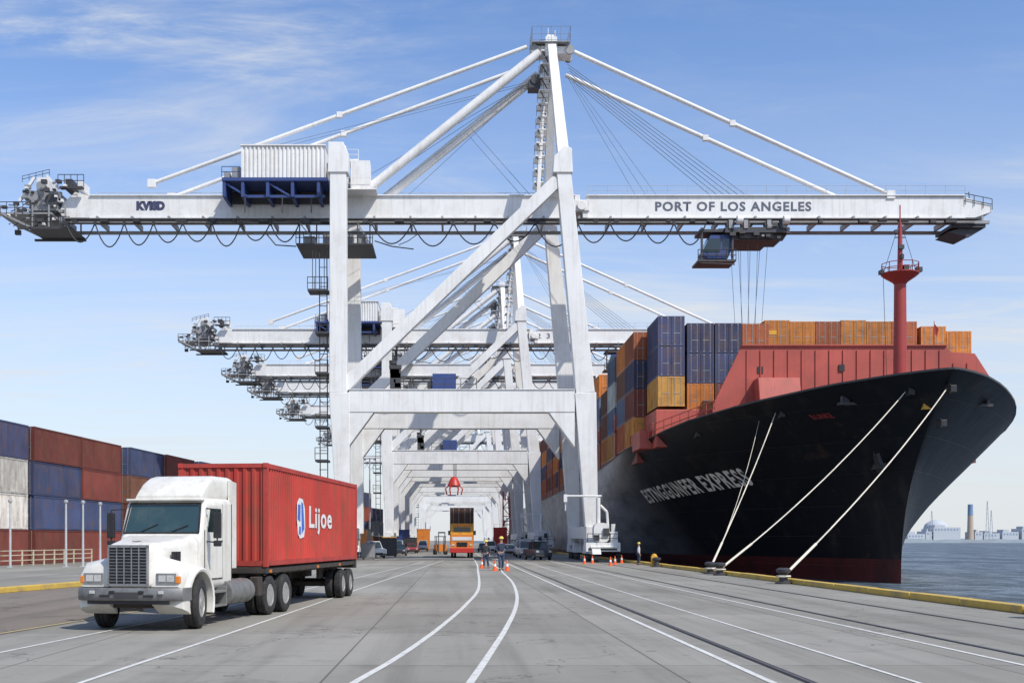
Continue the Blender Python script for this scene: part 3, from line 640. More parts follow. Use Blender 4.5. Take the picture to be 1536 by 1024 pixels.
# ---------------------------------------------------------------- ship
SX,SY=34.0,80.0
def interp(x,xs,ys):
    if x<=xs[0]: return ys[0]
    if x>=xs[-1]: return ys[-1]
    i=bisect.bisect_right(xs,x)-1; t=(x-xs[i])/(xs[i+1]-xs[i]); t=t*t*(3-2*t)*.3+t*.7
    return ys[i]+(ys[i+1]-ys[i])*t
def sheer(d): return interp(d,[-2,0,6,12,20,30,60,120,300],[13.7,13.7,13.45,13.0,12.35,11.3,10.2,9.8,9.8])
def ds(t): return 9.5*(1-max(t,0)**2.4)
def hw(s,t):
    t=max(t,0); Lh=82-42*t**.7; e=1.45+.75*t
    s=max(s,0); q=min(s/Lh,1)
    return 17*(1-(1-q)**e)+1.1*t**4*min(1,math.sqrt(s/3))*(1-q)**2
def hullX(d,h):
    t=(h-WL)/(sheer(d)-WL); return hw(d-ds(t),t)
hm=bpy.data.materials.new('hull_black_paint'); hm.use_nodes=True; nt=hm.node_tree;N=nt.nodes;L=nt.links;b=N['Principled BSDF']; b.inputs['Roughness'].default_value=.42; b.inputs['Specular IOR Level'].default_value=.3
tc=N.new('ShaderNodeTexCoord'); sp=N.new('ShaderNodeSeparateXYZ'); L.new(tc.outputs['Object'],sp.inputs[0])
def nn(sc,det,mpv):
    k=N.new('ShaderNodeMapping'); k.inputs['Scale'].default_value=mpv; L.new(tc.outputs['Object'],k.inputs[0]); n=N.new('ShaderNodeTexNoise'); n.inputs['Scale'].default_value=sc; n.inputs['Detail'].default_value=det; n.inputs['Roughness'].default_value=.65; L.new(k.outputs[0],n.inputs['Vector']); return n.outputs[0]
def rg(x,a,bb,c,d):
    r=N.new('ShaderNodeMapRange'); 
    for i,v in enumerate((a,bb,c,d)): r.inputs[i+1].default_value=v
    L.new(x,r.inputs[0]); return r.outputs[0]
def mxx(f,a,c):
    k=N.new('ShaderNodeMix'); k.data_type='RGBA'; L.new(f,k.inputs[0])
    for i,x in((6,a),(7,c)):
        if isinstance(x,tuple): k.inputs[i].default_value=(*x,1)
        else: L.new(x,k.inputs[i])
    return k.outputs[2]
def mm2(a,c):
    q=N.new('ShaderNodeMath'); q.operation='MULTIPLY'; L.new(a,q.inputs[0]); L.new(c,q.inputs[1]); return q.outputs[0]
aft_sheen=rg(sp.outputs[1],36,54,0,.9); nzf=rg(nn(.3,9,(1,.5,1.6)),.35,.58,.35,1); port=rg(sp.outputs[0],-6,-3,1,0)
c=mxx(mm2(mm2(aft_sheen,nzf),port),(.009,.009,.011),(.36,.36,.37))  # aft port side: pale sky reflection painted into the colour, broken up like faded paint
c=mxx(rg(nn(1,7,(.6,.6,.07)),.54,.75,0,.5),c,(.05,.045,.04))
c=mxx(rg(nn(.5,9,(1,1,1)),.60,.72,0,.5),c,(.09,.05,.035))
bt=N.new('ShaderNodeTexBrick'); bt.inputs['Scale'].default_value=1; bt.inputs['Brick Width'].default_value=9; bt.inputs['Row Height'].default_value=2.4; bt.inputs['Mortar Size'].default_value=.035; bt.inputs['Mortar Smooth'].default_value=.5
cb_=N.new('ShaderNodeCombineXYZ'); L.new(sp.outputs[1],cb_.inputs[0]); L.new(sp.outputs[2],cb_.inputs[1]); L.new(cb_.outputs[0],bt.inputs['Vector'])
gt=N.new('ShaderNodeMath'); gt.operation='LESS_THAN'; L.new(sp.outputs[2],gt.inputs[0]); gt.inputs[1].default_value=.55
c2=mxx(rg(nn(.6,8,(1,1,.3)),.4,.7,0,.8),(.12,.022,.018),(.035,.018,.016))
c=mxx(gt.outputs[0],c,c2)
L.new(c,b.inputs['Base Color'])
bp=N.new('ShaderNodeBump'); bp.inputs['Strength'].default_value=.3; bp.inputs['Distance'].default_value=.3; L.new(nn(.22,3,(1,1,1)),bp.inputs['Height'])
bp2=N.new('ShaderNodeBump'); bp2.inputs['Strength'].default_value=.6; bp2.inputs['Distance'].default_value=.03; bp2.invert=True; L.new(bt.outputs['Fac'],bp2.inputs['Height']); L.new(bp.outputs[0],bp2.inputs['Normal']); L.new(bp2.outputs[0],b.inputs['Normal'])
ship=empty('container_ship',(SX,SY,0)); tag(ship,'black hulled container ship with red upperworks moored at the quay','ship')
sv=[0,.15,.4,.8,1.4,2.2,3.2,4.5,6,8,10,12.5,15,18,21,25,29,33,38,44,50,58,68,80,100,130,170,230]
tv=[-.2,0,.06,.12,.2,.28,.36,.44,.52,.6,.68,.76,.83,.9,.95,1.0]
m=MB(); n=len(sv)
for side in(-1,1):
    for t in tv:
        for s in sv:
            d=ds(t)+s; h=WL+t*(sheer(d)-WL); m.v.append((side*hw(s,t),d,h))
for si in range(2):
    for j in range(len(tv)-1):
        for i in range(n-1):
            o=si*len(tv)*n; a=o+j*n+i; m.f.append([a,a+1,a+n+1,a+n]); m.m.append(0)
K=len(tv)*n
for j in range(len(tv)-1): m.f.append([j*n+n-1,j*n+2*n-1,K+j*n+2*n-1,K+j*n+n-1]); m.m.append(0)
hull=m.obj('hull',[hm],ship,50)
m=MB()
for side in(-1,1):
    pts=[(side*(hw(s,1)-.02),s,sheer(s)) for s in sv]
    for a,b_ in zip(pts,pts[1:]): m.beam((a[0],a[1],a[2]+.03),(b_[0],b_[1],b_[2]+.03),.14,.1)
m.obj('bulwark_rail',['dark'],ship)
m=MB(); vs=[]; dd=[2.2,3,4,6,8,10,12.5,15,18,21,25,29,33,38,44,50,58,68,80,100,130,170,230]
for d in dd:
    h=sheer(d)-1.2; x=max(hullX(d,h)-.06,.05); vs+=[(-x,d,h),(x,d,h)]
m.add(vs,[(2*i,2*i+2,2*i+3,2*i+1) for i in range(len(dd)-1)]); m.obj('deck',['deckred'],ship)
def mpn(u,v):
    W_=22.; k=u/W_; d=39.5-18.0*k; h=5.75+1.05*k+v*(1+.12*k); return (-hullX(d,h)-.08,d,h)
textobj('ship_name_lettering','ESTNGGUNFER EXPRESS',22.,1.3,mpn,'hullletter',ship,.03,1.2,.08)
def onhull(d,h,off=.05): return (-hullX(d,h)-off,d,h)
for d,h in((3.2,12.5),(7.2,12.4),(.9,12.4),(12.5,11.9),(22,11.2),(2.5,10.2)):
    m=MB(); p=onhull(d,h,-.1); m.box(p[0]-.12,p[0]+.3,d-.45,d+.45,h-.24,h+.24,0); m.tube((p[0]-.15,d-.45,h+.27),(p[0]-.15,d+.45,h+.27),.05,n=6,m=0); m.tube((p[0]-.15,d-.45,h-.27),(p[0]-.15,d+.45,h-.27),.05,n=6,m=0); m.obj('fairlead',['black','dark'],ship,bevel=.05)
m=MB(); p=onhull(3.4,11.5); m.box(p[0]-.05,p[0]+.5,3.2,3.8,11.3,11.8); m.obj('load_mark',['yellowm'],ship)
textobj('draft_lettering','B.UNKE',1.5,.35,lambda u,v:(-hullX(10.5-u,11.3+v)-.05,10.5-u,11.3+v),'mastred',ship,.02)
m=MB(); p=onhull(9,8.2); m.beam((p[0]-.25,9,9.3),(p[0]+.3,9.1,7.2),.35,.35); m.beam((p[0]+.2,7.9,7.6),(p[0]+.1,10.2,7.6),.3,.4); m.beam((p[0],7.9,7.6),(p[0]-.3,8.0,8.5),.25,.3);m.beam((p[0],10.2,7.6),(p[0]-.3,10.1,8.5),.25,.3); m.obj('anchor',['black'],ship)
m=MB(); zt=19.1; yb=24.0
q=lambda x:(x-683)/16.92-SX
z_=lambda y:(810-y)/16.92+2
m.prism([(q(1066),10.8),(q(1489),10.8),(q(1489),z_(572)),(q(1462),z_(530)),(q(1425),z_(528)),(q(1420),z_(519)),(q(1112),z_(519)),(q(1070),z_(606))],yb,yb+.3)
x=q(1120)
while x<q(1455): m.box(x-.035,x+.035,yb-.1,yb,12,zt-.25 if x<q(1415) else 17.7); x+=1.22
m.box(q(1112),q(1420),yb-.2,yb+.4,z_(519),z_(519)+.1)
m.obj('breakwater',['shipred'],ship)
m=MB(); 
m.prismx([(yb-3,11),(yb-.01,11),(yb-.01,16.2),(yb-1.6,16.2)],q(1130),q(1192))
m.obj('deck_locker',['shipred'],ship,bevel=.06)
for xx_,zz in((1140,555),(1262,552)):
    m=MB(); m.box(q(xx_)-.25,q(xx_)+.25,yb-.12 if xx_>1200 else yb-.06,yb-.005,z_(zz)-.3,z_(zz)+.3); m.obj('hatch_opening',['black'],ship)
m=MB(); m.box(-15.7,-6.5,yb+3.0,yb+9.5,10.5,13.93); m.box(-16.9,-15.7,yb+5,yb+9.5,10.5,12.2)
m.obj('deck_house',['shipred'],ship,bevel=.06)
m=MB(); m.box(-16.4,16.4,33.6,46.0,9.5,11.2); m.obj('hatch_cover',['deckred'],ship)
for k in range(10):
    y0=47.4+13.7*k; m=MB(); m.box(-16.7,16.7,y0,y0+12.2,9.0,10.9); m.obj('hatch_cover',['deckred'],ship)
    m=MB(); m.box(-16.8,-16.4,y0-1.1,y0-.3,9.5,15.5); m.box(-16.8,16.8,y0-1.1,y0-.3,13.6,13.8); m.rail((-16.9,y0-.7,13.8),(-10,y0-.7,13.8),1.1,1.2,.05)
    m.obj('lashing_bridge',['shipred'],ship)
for (a,b_) in(((-16.0,27),(-16.7,36)),((-12.4,17.5),(-15.7,27))):
    m=MB(); m.rail((a[0],a[1],sheer(a[1])-.1),(b_[0],b_[1],sheer(b_[1])-.1),1.2,1.3,.045); m.obj('handrail',['shipred'],ship)
m=MB(); ym=9.7; m.tube((0,ym,11.8),(0,ym,21.6),.52,.44,n=18); m.tube((0,ym,21.6),(0,ym,26.2),.24,.14,n=10); m.tube((0,ym,26.2),(0,ym,27.6),.05,n=6)
m.tube((-.9,ym,12),(0,ym,14.4),.12,n=6); m.tube((.9,ym,12),(0,ym,14.4),.12,n=6)
fm=m.obj('foremast',['mastred'],ship,40)
m=MB(); m.lathe([(.42,21.5),(.55,21.7),(1.15,22.1),(1.4,22.3),(1.4,22.38),(.2,22.38)],(0,ym,0),'z',18)
for i in range(10):
    t=2*math.pi*i/10;t2=2*math.pi*(i+1)/10; a=(1.38*math.cos(t),ym+1.38*math.sin(t));c_=(1.38*math.cos(t2),ym+1.38*math.sin(t2))
    m.rail((a[0],a[1],22.3),(c_[0],c_[1],22.3),.8,2,.03)
m.obj('lookout_platform',['mastred'],fm,40)
m=MB(); m.box(.2,.6,ym-.3,ym+.2,22.4,23.0); m.box(1.2,1.65,ym-.2,ym+.2,22.5,22.85); m.box(-1.6,-1.3,ym-.3,ym+.2,22.3,22.6); m.box(-.2,.2,ym-.35,ym-.1,24.2,24.5); m.box(-.5,-.25,ym-.3,ym,25.4,25.65);m.box(-.4,.4,ym-.05,ym+.05,25.1,25.17)
m.lathe([(.05,0),(.16,.05),(.16,.35),(.05,.45)],(.05,ym-.25,23.4),'z',10,0); m.obj('navigation_light',['dark'],fm)
m=MB(); m.tube((1.2,ym,22.6),(.05,ym,26.3),.02,n=4); m.tube((-1.2,ym,22.6),(-.05,ym,26.3),.02,n=4); m.tube((-1.3,ym,22.3),(-1.0,ym,14),.02,n=4); m.obj('mast_stay',['dark'],fm)
m=MB(); xf=q(1408); m.tube((xf,yb+1,19),(xf,yb+1,21.6),.03,n=5); m.add([(xf,yb+1,21.4),(xf+.35,yb+.9,20.9),(xf+.25,yb+1,20.2),(xf,yb+1,20.5)],[(0,1,2,3)]); m.obj('flag',['mastred'],ship)
for (x,d) in((-5,7),(5.5,8)):
    m=MB(); m.tube((x-.3,d,12),(x-.3,d,13.2),.16,n=8); m.tube((x+.4,d,12),(x+.4,d,13.2),.16,n=8); m.box(x-.6,x+.7,d-.3,d+.3,12,12.2); m.obj('mooring_bitt',['dark'],ship)
grp='containers stacked on the ship deck'
def scol(x,y,z,L0,cols,low=True):
    for k,cn in enumerate(cols): cont(x,y,z+k*2.76,0,L0,cn,'stacked on the ship deck',grp,low=low)
scol(18.55+1.22,107.4,14.25,6.1,['yellow','navy','navy'])
scol(22.45,107.4,13.6,6.1,['orange','navy','navy'])
scol(25.0,107.4,13.6,6.1,['maroon','blue','navy'])
scol(27.5,107.4,13.55,6.1,['maroon','maroon','rust'])
cc=['orange','orange','rust','orange','orange','rust','orange','orange']
for i in range(8):
    xq=31.6+2.5*i+(.35 if i>5 else 0)
    scol(xq,115.2,12.45-(.6 if i>5 else 0)-(.35 if i>6 else 0)+(.12 if i%3==0 else 0),6.1,[R.choice(['maroon','rust','navy']),R.choice(['orange','rust']),'rust',cc[i]])
m=MB(); m.box(29.9-SX,51-SX,34.8,41.8,10,11.25); m.obj('hatch_cover',['deckred'],ship)
scol(18.55,114.0,11.21,6.05,['yellow','maroon','navy','rust']); scol(21.05,114.0,11.21,6.05,['rust','maroon','navy','orange'])
scol(18.55,120.1,11.21,6.05,['rust','ltblue','brown','orange']); scol(21.05,120.1,11.21,6.05,['maroon','rust','navy','ltblue'])
P2=[['yellow','ltblue','white','ltblue'],['rust','grey','ltblue','orange'],['maroon','yellow','rust','orange'],['blue','rust','maroon','orange'],['rust','navy','orange','maroon','rust'],['navy','orange','rust','yellow'],['maroon','rust','navy','orange','rust'],['rust','blue','orange','maroon'],['orange','maroon','rust','rust'],['maroon','rust','orange','navy']]
for k in range(10):
    y0=SY+47.4+13.7*k
    if k in(0,2,5):
        scol(SX-16.7+1.22,y0,10.91,6.05,P2[k]); scol(SX-16.7+1.22,y0+6.1,10.91,6.05,[R.choice(['rust','maroon','orange','navy','brown']) for _ in range(4 if k else 3)])
    else: scol(SX-16.7+1.22,y0,10.91,12.1,P2[k])
    scol(SX-16.7+3.74,y0,10.91,12.1,[R.choice(['rust','maroon','orange']) for _ in range(4)])
bm_=MB(); bm_.lathe([(.38,0),(.38,.06),(.2,.12),(.18,.45),(.32,.55),(.34,.66),(.2,.74)],(0,0,0),'z',16)
boll=bm_.obj('mooring_bollard',['dark'],None,40); boll.location=(15.1,67,0); tag(boll,'squat dark iron mooring bollard on the quay edge','bollard','mooring bollards')
for y in(54,69.5,88,30,108): 
    o=boll.copy(); COL.objects.link(o); o.location=(15.1,y,0)
def rope(p,q,sag,r,label,n=14):
    p=Vector(p);q=Vector(q);pts=[]
    for i in range(n+1):
        t=i/n; c=p.lerp(q,t); c.z-=sag*4*t*(1-t); pts.append(c)
    m=MB(); m.pipe(pts,r,6); 
    m.tube(pts[-3],pts[-1],r*1.7,n=8)
    for k in range(8):
        a=2*math.pi*k/8;b_=2*math.pi*(k+1)/8
        m.tube((q.x+.3*math.cos(a),q.y+.3*math.sin(a),q.z),(q.x+.3*math.cos(b_),q.y+.3*math.sin(b_),q.z),r*1.3,n=6)
    o=m.obj('mooring_rope',['rope'],None,60); tag(o,label,'rope','mooring ropes'); return o
def wp_(d,h): a=onhull(d,h,.15); return (a[0]+SX,a[1]+SY,a[2])
rope(wp_(3.2,12.5),(15.1,67,.35),.6,.04,'long pale mooring rope from the bow to a quay bollard')
rope(wp_(.9,12.4),(15.1,54,.35),.5,.04,'long pale mooring rope from the bow tip to a quay bollard')
rope(wp_(12.5,12.0),(15.1,69.5,.35),.3,.04,'steep pale mooring rope from the bow to a quay bollard')
rope(wp_(14.5,11.6),(15.1,69.5,.35),1.0,.02,'thin pale mooring line from the bow to a quay bollard')

# ---------------------------------------------------------------- truck
ang=math.atan2(1.35,12.1)
tl=Vector((-6.80,25.6,0)); ang2=ang+rad(3.2); pv=tl+7*Vector((math.sin(ang),math.cos(ang),0)); tl2=pv-7*Vector((math.sin(ang2),math.cos(ang2),0))
truck=empty('semi_truck',tuple(tl2),-ang2); tag(truck,'white bonneted tractor truck with roof fairing pulling a trailer','truck')
def wheel(parent,x,y,r=.53,wd=.28,dual=False,side=1,steer=0):
    t=MB()
    for off in((0,) if not dual else (0,-side*.32)):
        xc=off; h=wd/2
        t.lathe([(r*.56,-h*.8),(r*.62,-h),(r*.9,-h),(r*.98,-h*.8),(r,-h*.6),(r,-h*.36),(r*.97,-h*.33),(r*.97,-h*.27),(r,-h*.24),(r,h*.24),(r*.97,h*.27),(r*.97,h*.33),(r,h*.36),(r,h*.6),(r*.98,h*.8),(r*.9,h),(r*.62,h),(r*.56,h*.8)],(xc,0,0),'x',36)
    wo=t.obj('wheel',['rubber'],parent,35); wo.location=(x,y,r); wo.rotation_euler=(0,0,steer)
    q=MB(); s=side; h=wd/2
    prof=[(r*.58,s*h*.85),(r*.54,s*h*.95),(r*.5,s*h*.4),(r*.42,s*h*.1),(r*.26,s*h*.15),(r*.24,s*h*.9),(r*.12,s*h*1.05),(.01,s*h*1.05)] if not dual else [(r*.58,s*h*.85),(r*.54,s*h*.95),(r*.5,s*h*.2),(r*.4,-s*h*.5),(r*.25,-s*h*.4),(r*.22,s*h*.6),(r*.1,s*h*.75),(.01,s*h*.75)]
    q.lathe(prof,(0,0,0),'x',24)
    for i in range(8):
        a=2*math.pi*i/8; rr=r*.36; yy,zz=rr*math.cos(a),rr*math.sin(a); x0=(s*h*.05 if not dual else -s*h*.5); q.tube((x0,yy,zz),(x0+s*.07,yy,zz),.022,n=6)
    q.obj('rim',['rimm'],wo,35)
    return wo
for sx_ in(-1,1):
    wheel(truck,sx_*1.07,1.25,.58,.33,False,sx_,rad(10))
    wheel(truck,sx_*1.06,6.25,.53,.27,True,sx_); wheel(truck,sx_*1.06,7.6,.53,.27,True,sx_)
m=MB(); secs=[]
for y,wd,zb,zt,r in((.10,.96,.98,1.80,.10),(.14,1.04,.96,1.88,.13),(.24,1.1,.95,1.93,.15),(.5,1.24,.95,1.96,.17),(1.1,1.55,1.05,2.02,.20),(1.82,1.9,1.05,2.13,.22)):
    secs.append(rrect(0,(zb+zt)/2,wd,zt-zb,r,y,5))
m.loft(secs); ho_=m.obj('hood',['tcab'],truck,50)
m=MB()
m.box(-.012,.012,.3,1.7,1.975,1.99)
for i in range(5): m.box(.735,.79,.7+i*.09,.74+i*.09,1.45,1.75)
m.obj('hood_vent',['black'],ho_)
for sx_ in(-1,1):
    m=MB(); secs=[]
    for i in range(17):
        a=rad(200-i*13.9)
        ro=.80; yy=1.27+ro*math.cos(a); zz=.60+ro*math.sin(a)
        ri=.70; yi=1.27+ri*math.cos(a); zi=.60+ri*math.sin(a)
        if a>math.pi*.62: k=(a-math.pi*.62)/(math.pi*.5); yy-=.32*k; zz+=.18*k
        xo=1.25; xi=.5
        xs=[(xi,yi,zi),(xo-.02,yi,zi),(xo,(yy+yi)/2,(zz+zi)/2),(xo-.05,yy*.98+yi*.02,zz-.0),(xo-.25,yy,zz+.05),(xi,yy,zz+.08)]
        secs.append([(sx_*p[0],p[1],p[2]) for p in xs])
    m.loft(secs)
    m.loft([[(sx_*a,y_,c_) for a,c_ in pr] for y_,pr in((.16,[(.5,.98),(1.12,.98),(1.14,1.25),(1.05,1.4),(.5,1.42)]),(.3,[(.5,.92),(1.19,.92),(1.2,1.3),(1.08,1.5),(.5,1.56)]),(.6,[(.5,1.0),(1.2,1.05),(1.2,1.3),(1.05,1.52),(.5,1.66)]))])
    m.obj('fender',['tcab'],truck,50)
    m=MB(); a,b_=sorted((sx_*.66,sx_*1.04)); m.box(a,b_,.148,.16,1.08,1.25,1)
    for k in(0,1):
        c0=a+.02+k*.19; m.box(c0,c0+.16,.12,.15,1.095,1.235,0)
    hl=m.obj('headlight',['lamp','black'],truck,bevel=.012)
    m=MB(); a,b_=sorted((sx_*1.065,sx_*1.16)); m.box(a,b_,.13,.28,1.06,1.22); m.obj('turn_signal',['amber'],truck,bevel=.015)
    m=MB(); a,b_=sorted((sx_*.62,sx_*1.08)); m.box(a,b_,.142,.147,1.04,1.28); m.obj('headlight_bezel',['chrome'],truck)
m=MB(); m.box(-.47,.47,.075,.12,1.04,1.86,0)
for x in(-.47,.43): m.box(x,x+.04,.04,.11,1.02,1.88,1)
m.box(-.47,.47,.04,.11,1.84,1.9,1); m.box(-.47,.47,.04,.11,1.0,1.05,1)
for i in range(1,12): z=1.04+i*.068; m.box(-.43,.43,.055 if i%2 else .05,.09,z-.008,z+.008,1)
for i in range(1,5): x=-.43+i*.172; m.box(x-.014,x+.014,.045,.09,1.05,1.84,1)
m.obj('grille',['black','chrome'],truck,bevel=.005)
m=MB(); 
m.loft([[(x,y_,z) for y_,z in((yy,.68),(yy-.03,.71),(yy-.04,.8),(yy-.03,.92),(yy,.96),(yy+.2,.96),(yy+.2,.68))] for x,yy in((-1.26,.40),(-1.22,.2),(-.95,.06),(-.5,0.02),(.5,0.02),(.95,.06),(1.22,.2),(1.26,.40))])
bu=m.obj('bumper',['bumper'],truck,40)
m=MB(); m.box(-.28,.28,-.04,-.015,.74,.87,0); m.obj('number_plate',['dark'],bu,bevel=.01)
m=MB(); m.box(-.62,-.4,-.045,-.015,.76,.81); m.box(.4,.62,-.045,-.015,.76,.81); m.box(-.95,.95,.06,.1,.6,.69); m.obj('bumper_trim',['black'],bu)
for x in(-.8,-.34,.34,.8):
    m=MB(); m.box(x-.06,x+.06,-.045,-.0,.83,.90); m.obj('fog_light',['lamp' if abs(x)>.5 else 'black'],bu,bevel=.01)
m=MB(); m.box(-.8,.8,.4,1.0,.5,.66); m.box(-.42,-.34,.2,8.4,.72,.98); m.box(.34,.42,.2,8.4,.72,.98)
m.box(-.33,.33,3.4,3.6,.7,.95); m.box(-.33,.33,6.8,7.0,.7,.95); m.tube((-1,1.25,.58),(1,1.25,.58),.09,n=8); m.tube((-.9,6.25,.53),(.9,6.25,.53),.14,n=10); m.tube((-.9,7.6,.53),(.9,7.6,.53),.14,n=10)
m.box(-.5,.5,6.2,7.7,.98,1.2); m.box(-.3,.3,1,2.2,.5,.95); m.beam((-.5,2,.55),(-.5,3.4,.45),.05,.05); m.box(.45,.8,5.0,5.7,.6,.95)
m.obj('chassis_frame',['chassis'],truck,bevel=.02)
WY0,WY1,WZ0,WZ1=1.82,2.13,2.14,2.92
m=MB(); secs=[]
for y,wd,zb,zt,r in((1.72,1.94,.95,2.08,.14),(WY0,2.0,.9,WZ0+.02,.15),(WY1,1.98,.85,2.93,.16),(2.24,1.98,.85,3.0,.17),(3.75,2.0,.85,3.02,.15)):
    secs.append(rrect(0,(zb+zt)/2,wd,zt-zb,r,y,4))
m.loft(secs); cabo=m.obj('cab',['tcab'],truck,30)
m=MB(); secs=[]
for y,wd,zt,r in((2.24,1.64,3.06,.05),(2.34,1.66,3.16,.08),(2.6,1.66,3.38,.13),(2.9,1.66,3.52,.16),(3.2,1.70,3.57,.17),(3.9,1.86,3.57,.17),(4.05,1.88,3.55,.17)):
    h_=zt-2.95; secs.append(rrect(0,(2.95+zt)/2,wd,h_,r*.9 if r*2<h_ else h_/2.2,y,4))
m.loft(secs); m.obj('roof_fairing',['tcab'],truck,45)
for sx_ in(-1,1):
    m=MB(); a,b_=sorted((sx_*.92,sx_*.96)); m.prismx([(3.72,1.3),(4.25,1.3),(4.25,3.45),(3.72,3.5)],a,b_); m.obj('side_fairing',['tcab'],truck,bevel=.015)
def wpt(x,k,off=.012):
    y=WY0+(WY1-WY0)*k; z=WZ0+(WZ1-WZ0)*k; return (x,y-off*.95,z+off*.3)
m=MB()
m.add([wpt(-.9,.07),wpt(.9,.07),wpt(.84,.9),wpt(-.84,.9)],[(0,1,2,3)],0)
m.obj('windshield',['wglass'],truck)
m=MB()
fr=[wpt(-.93,.04,.02),wpt(.93,.04,.02),wpt(.87,.93,.02),wpt(-.87,.93,.02)]
for a,b_ in zip(fr,fr[1:]+fr[:1]): m.tube(a,b_,.022,n=6)
m.tube(wpt(-.5,.07,.03),wpt(-.1,.3,.03),.012,n=5); m.tube(wpt(.25,.07,.03),wpt(.65,.26,.03),.012,n=5)
m.obj('windshield_seal',['black'],truck)
m=MB(); m.box(-.95,.95,1.98,2.16,2.93,2.98); m.obj('sun_visor',['tcab'],truck,bevel=.02)
for sx_ in(-1,1):
    X=sx_*1.0
    a,b_=sorted((X,X+sx_*.018)); m=MB(); m.prismx([(2.02,1.1),(3.12,1.1),(3.12,2.84),(2.24,2.84),(2.02,2.26)],a,b_); do=m.obj('door',['tcab'],truck,bevel=.008)
    a,b_=sorted((X+sx_*.018,X+sx_*.026)); m=MB(); m.prismx([(2.14,2.20),(3.0,2.20),(3.0,2.76),(2.32,2.76)],a,b_); m.obj('window',['glass'],do)
    m=MB(); 
    for p,q_ in(((2.0,1.08),(3.14,1.08)),((3.14,1.08),(3.14,2.86)),((2.0,1.08),(2.0,2.24))): m.tube((X+sx_*.004,p[0],p[1]),(X+sx_*.004,q_[0],q_[1]),.01,n=4)
    m.obj('door_seam',['black'],do)
    m=MB(); a,b_=sorted((X+sx_*.02,X+sx_*.05)); m.box(a,b_,2.92,3.05,1.95,2.0); m.obj('handle',['black'],do,bevel=.006)
    m=MB(); m.pipe([(X,2.1,2.75),(X+sx_*.32,1.98,2.72),(X+sx_*.32,1.98,1.95),(X,2.1,1.98)],.018,6); m.obj('mirror_arm',['black'],truck)
    m=MB(); a,b_=sorted((X+sx_*.23,X+sx_*.42)); m.box(a,b_,1.94,2.02,2.05,2.65); m.box(a,b_,1.95,2.02,1.86,2.0); m.obj('mirror',['black'],truck,bevel=.02)
    m=MB(); m.tube((sx_*.88,3.3,.72),(sx_*.88,5.0,.72),.31,n=20); 
    for y in(3.6,4.15,4.7): m.tube((sx_*.88,y,.72),(sx_*.88,y+.06,.72),.325,n=20)
    m.obj('fuel_tank',['alu'],truck,40)
    m=MB(); a,b_=sorted((sx_*.7,sx_*1.15)); m.box(a,b_,2.25,3.05,.42,.47); m.box(a,b_,2.25,3.05,.75,.8); m.box(a,a+.04,2.25,3.05,.42,.85); m.box(a,b_,2.22,2.26,.42,.9); m.box(a,b_,3.04,3.08,.42,.9); m.obj('step',['alu'],truck,bevel=.01)
    m=MB(); m.box(sx_*1.1-.12,sx_*1.1+.12,5.15,5.5,.55,1.05); m.obj('tool_box',['chassis'],truck,bevel=.02)
m=MB(); m.box(-.98,.98,3.78,3.86,1.0,2.9); m.obj('cab_back_panel',['black'],truck)
m=MB(); m.tube((.75,4.2,1.0),(.75,4.2,3.4),.075,n=12); m.tube((.75,4.2,1.4),(.75,4.2,2.7),.11,n=12); m.obj('exhaust_stack',['chrome'],truck,40)
tr=empty('container_trailer',(tl.x+5.6*math.sin(ang),tl.y+5.6*math.cos(ang),0),-ang); tag(tr,'low skeletal container trailer with tandem rear wheels','trailer')
m=MB()
for x in(-.48,.48): m.box(x-.07,x+.07,.1,12.1,1.02,1.28)
for y in(.1,1.2,2.6,4,5.4,6.8,8.2,9.6,10.8,12.05): m.box(-1.15,1.15,y,y+.14,1.1,1.26)
m.box(-1.2,1.2,0,.2,1.12,1.29); m.box(-1.2,1.2,12.0,12.2,1.0,1.29)
for x in(-.48,.48): m.box(x-.05,x+.05,9.0,12.0,.7,1.02)
m.tube((-.9,10.0,.5),(.9,10.0,.5),.1,n=8); m.tube((-.9,11.25,.5),(.9,11.25,.5),.1,n=8)
m.box(-1.1,1.1,12.1,12.16,.5,.62); m.box(-1.16,-1.1,.2,12,1.12,1.27); m.box(1.1,1.16,.2,12,1.12,1.27)
m.obj('trailer_frame',['chassis'],tr,bevel=.015)
for sx_ in(-1,1):
    m=MB(); m.box(sx_*.8-.06,sx_*.8+.06,3.0,3.12,.35,1.1); m.box(sx_*.8-.15,sx_*.8+.15,2.95,3.17,.3,.35); m.beam((sx_*.8,3.06,.6),(sx_*.5,4.1,1.1),.06,.06); m.obj('landing_leg',['chassis'],tr)
    wheel(tr,sx_*1.05,10.0,.5,.26,True,sx_); wheel(tr,sx_*1.05,11.25,.5,.26,True,sx_)
    for y in(.4,6.0,9.3):
        m=MB(); a,b_=sorted((sx_*1.16,sx_*1.19)); m.box(a,b_,y,y+.15,1.14,1.22); m.obj('marker_lamp',['amber'],tr)
tcm=container_mesh('truck_container',H=2.75,pitch=.24)
tcont=bpy.data.objects.new('shipping_container',tcm); COL.objects.link(tcont); tcont.color=(.44,.048,.036,1)
cc_=Vector((math.sin(ang),math.cos(ang),0))*12.19; tcont.location=Vector((tr.location.x,tr.location.y,1.30))+cc_; tcont.rotation_euler=(0,0,math.pi-ang)
tag(tcont,'bright red forty-foot container with white lettering on the trailer','container')
def cl(s,z,off=.0): return (-1.22-off,12.19-s,z-1.30)
textobj('lettering','Lijoe',3.2,.88,lambda u,v:cl(4.75+u,2.17+v,-.012),'letterwhite',tcont,.022,1.08)
m=MB(); pl=[(3.22,2.6),(3.25,3.1),(3.5,3.25),(3.95,3.22),(4.2,2.95),(4.25,2.4),(4.1,2.1),(3.6,2.05),(3.35,2.2)]
m.add([cl(a,z,-.014) for a,z in pl],[tuple(range(len(pl)))],0)
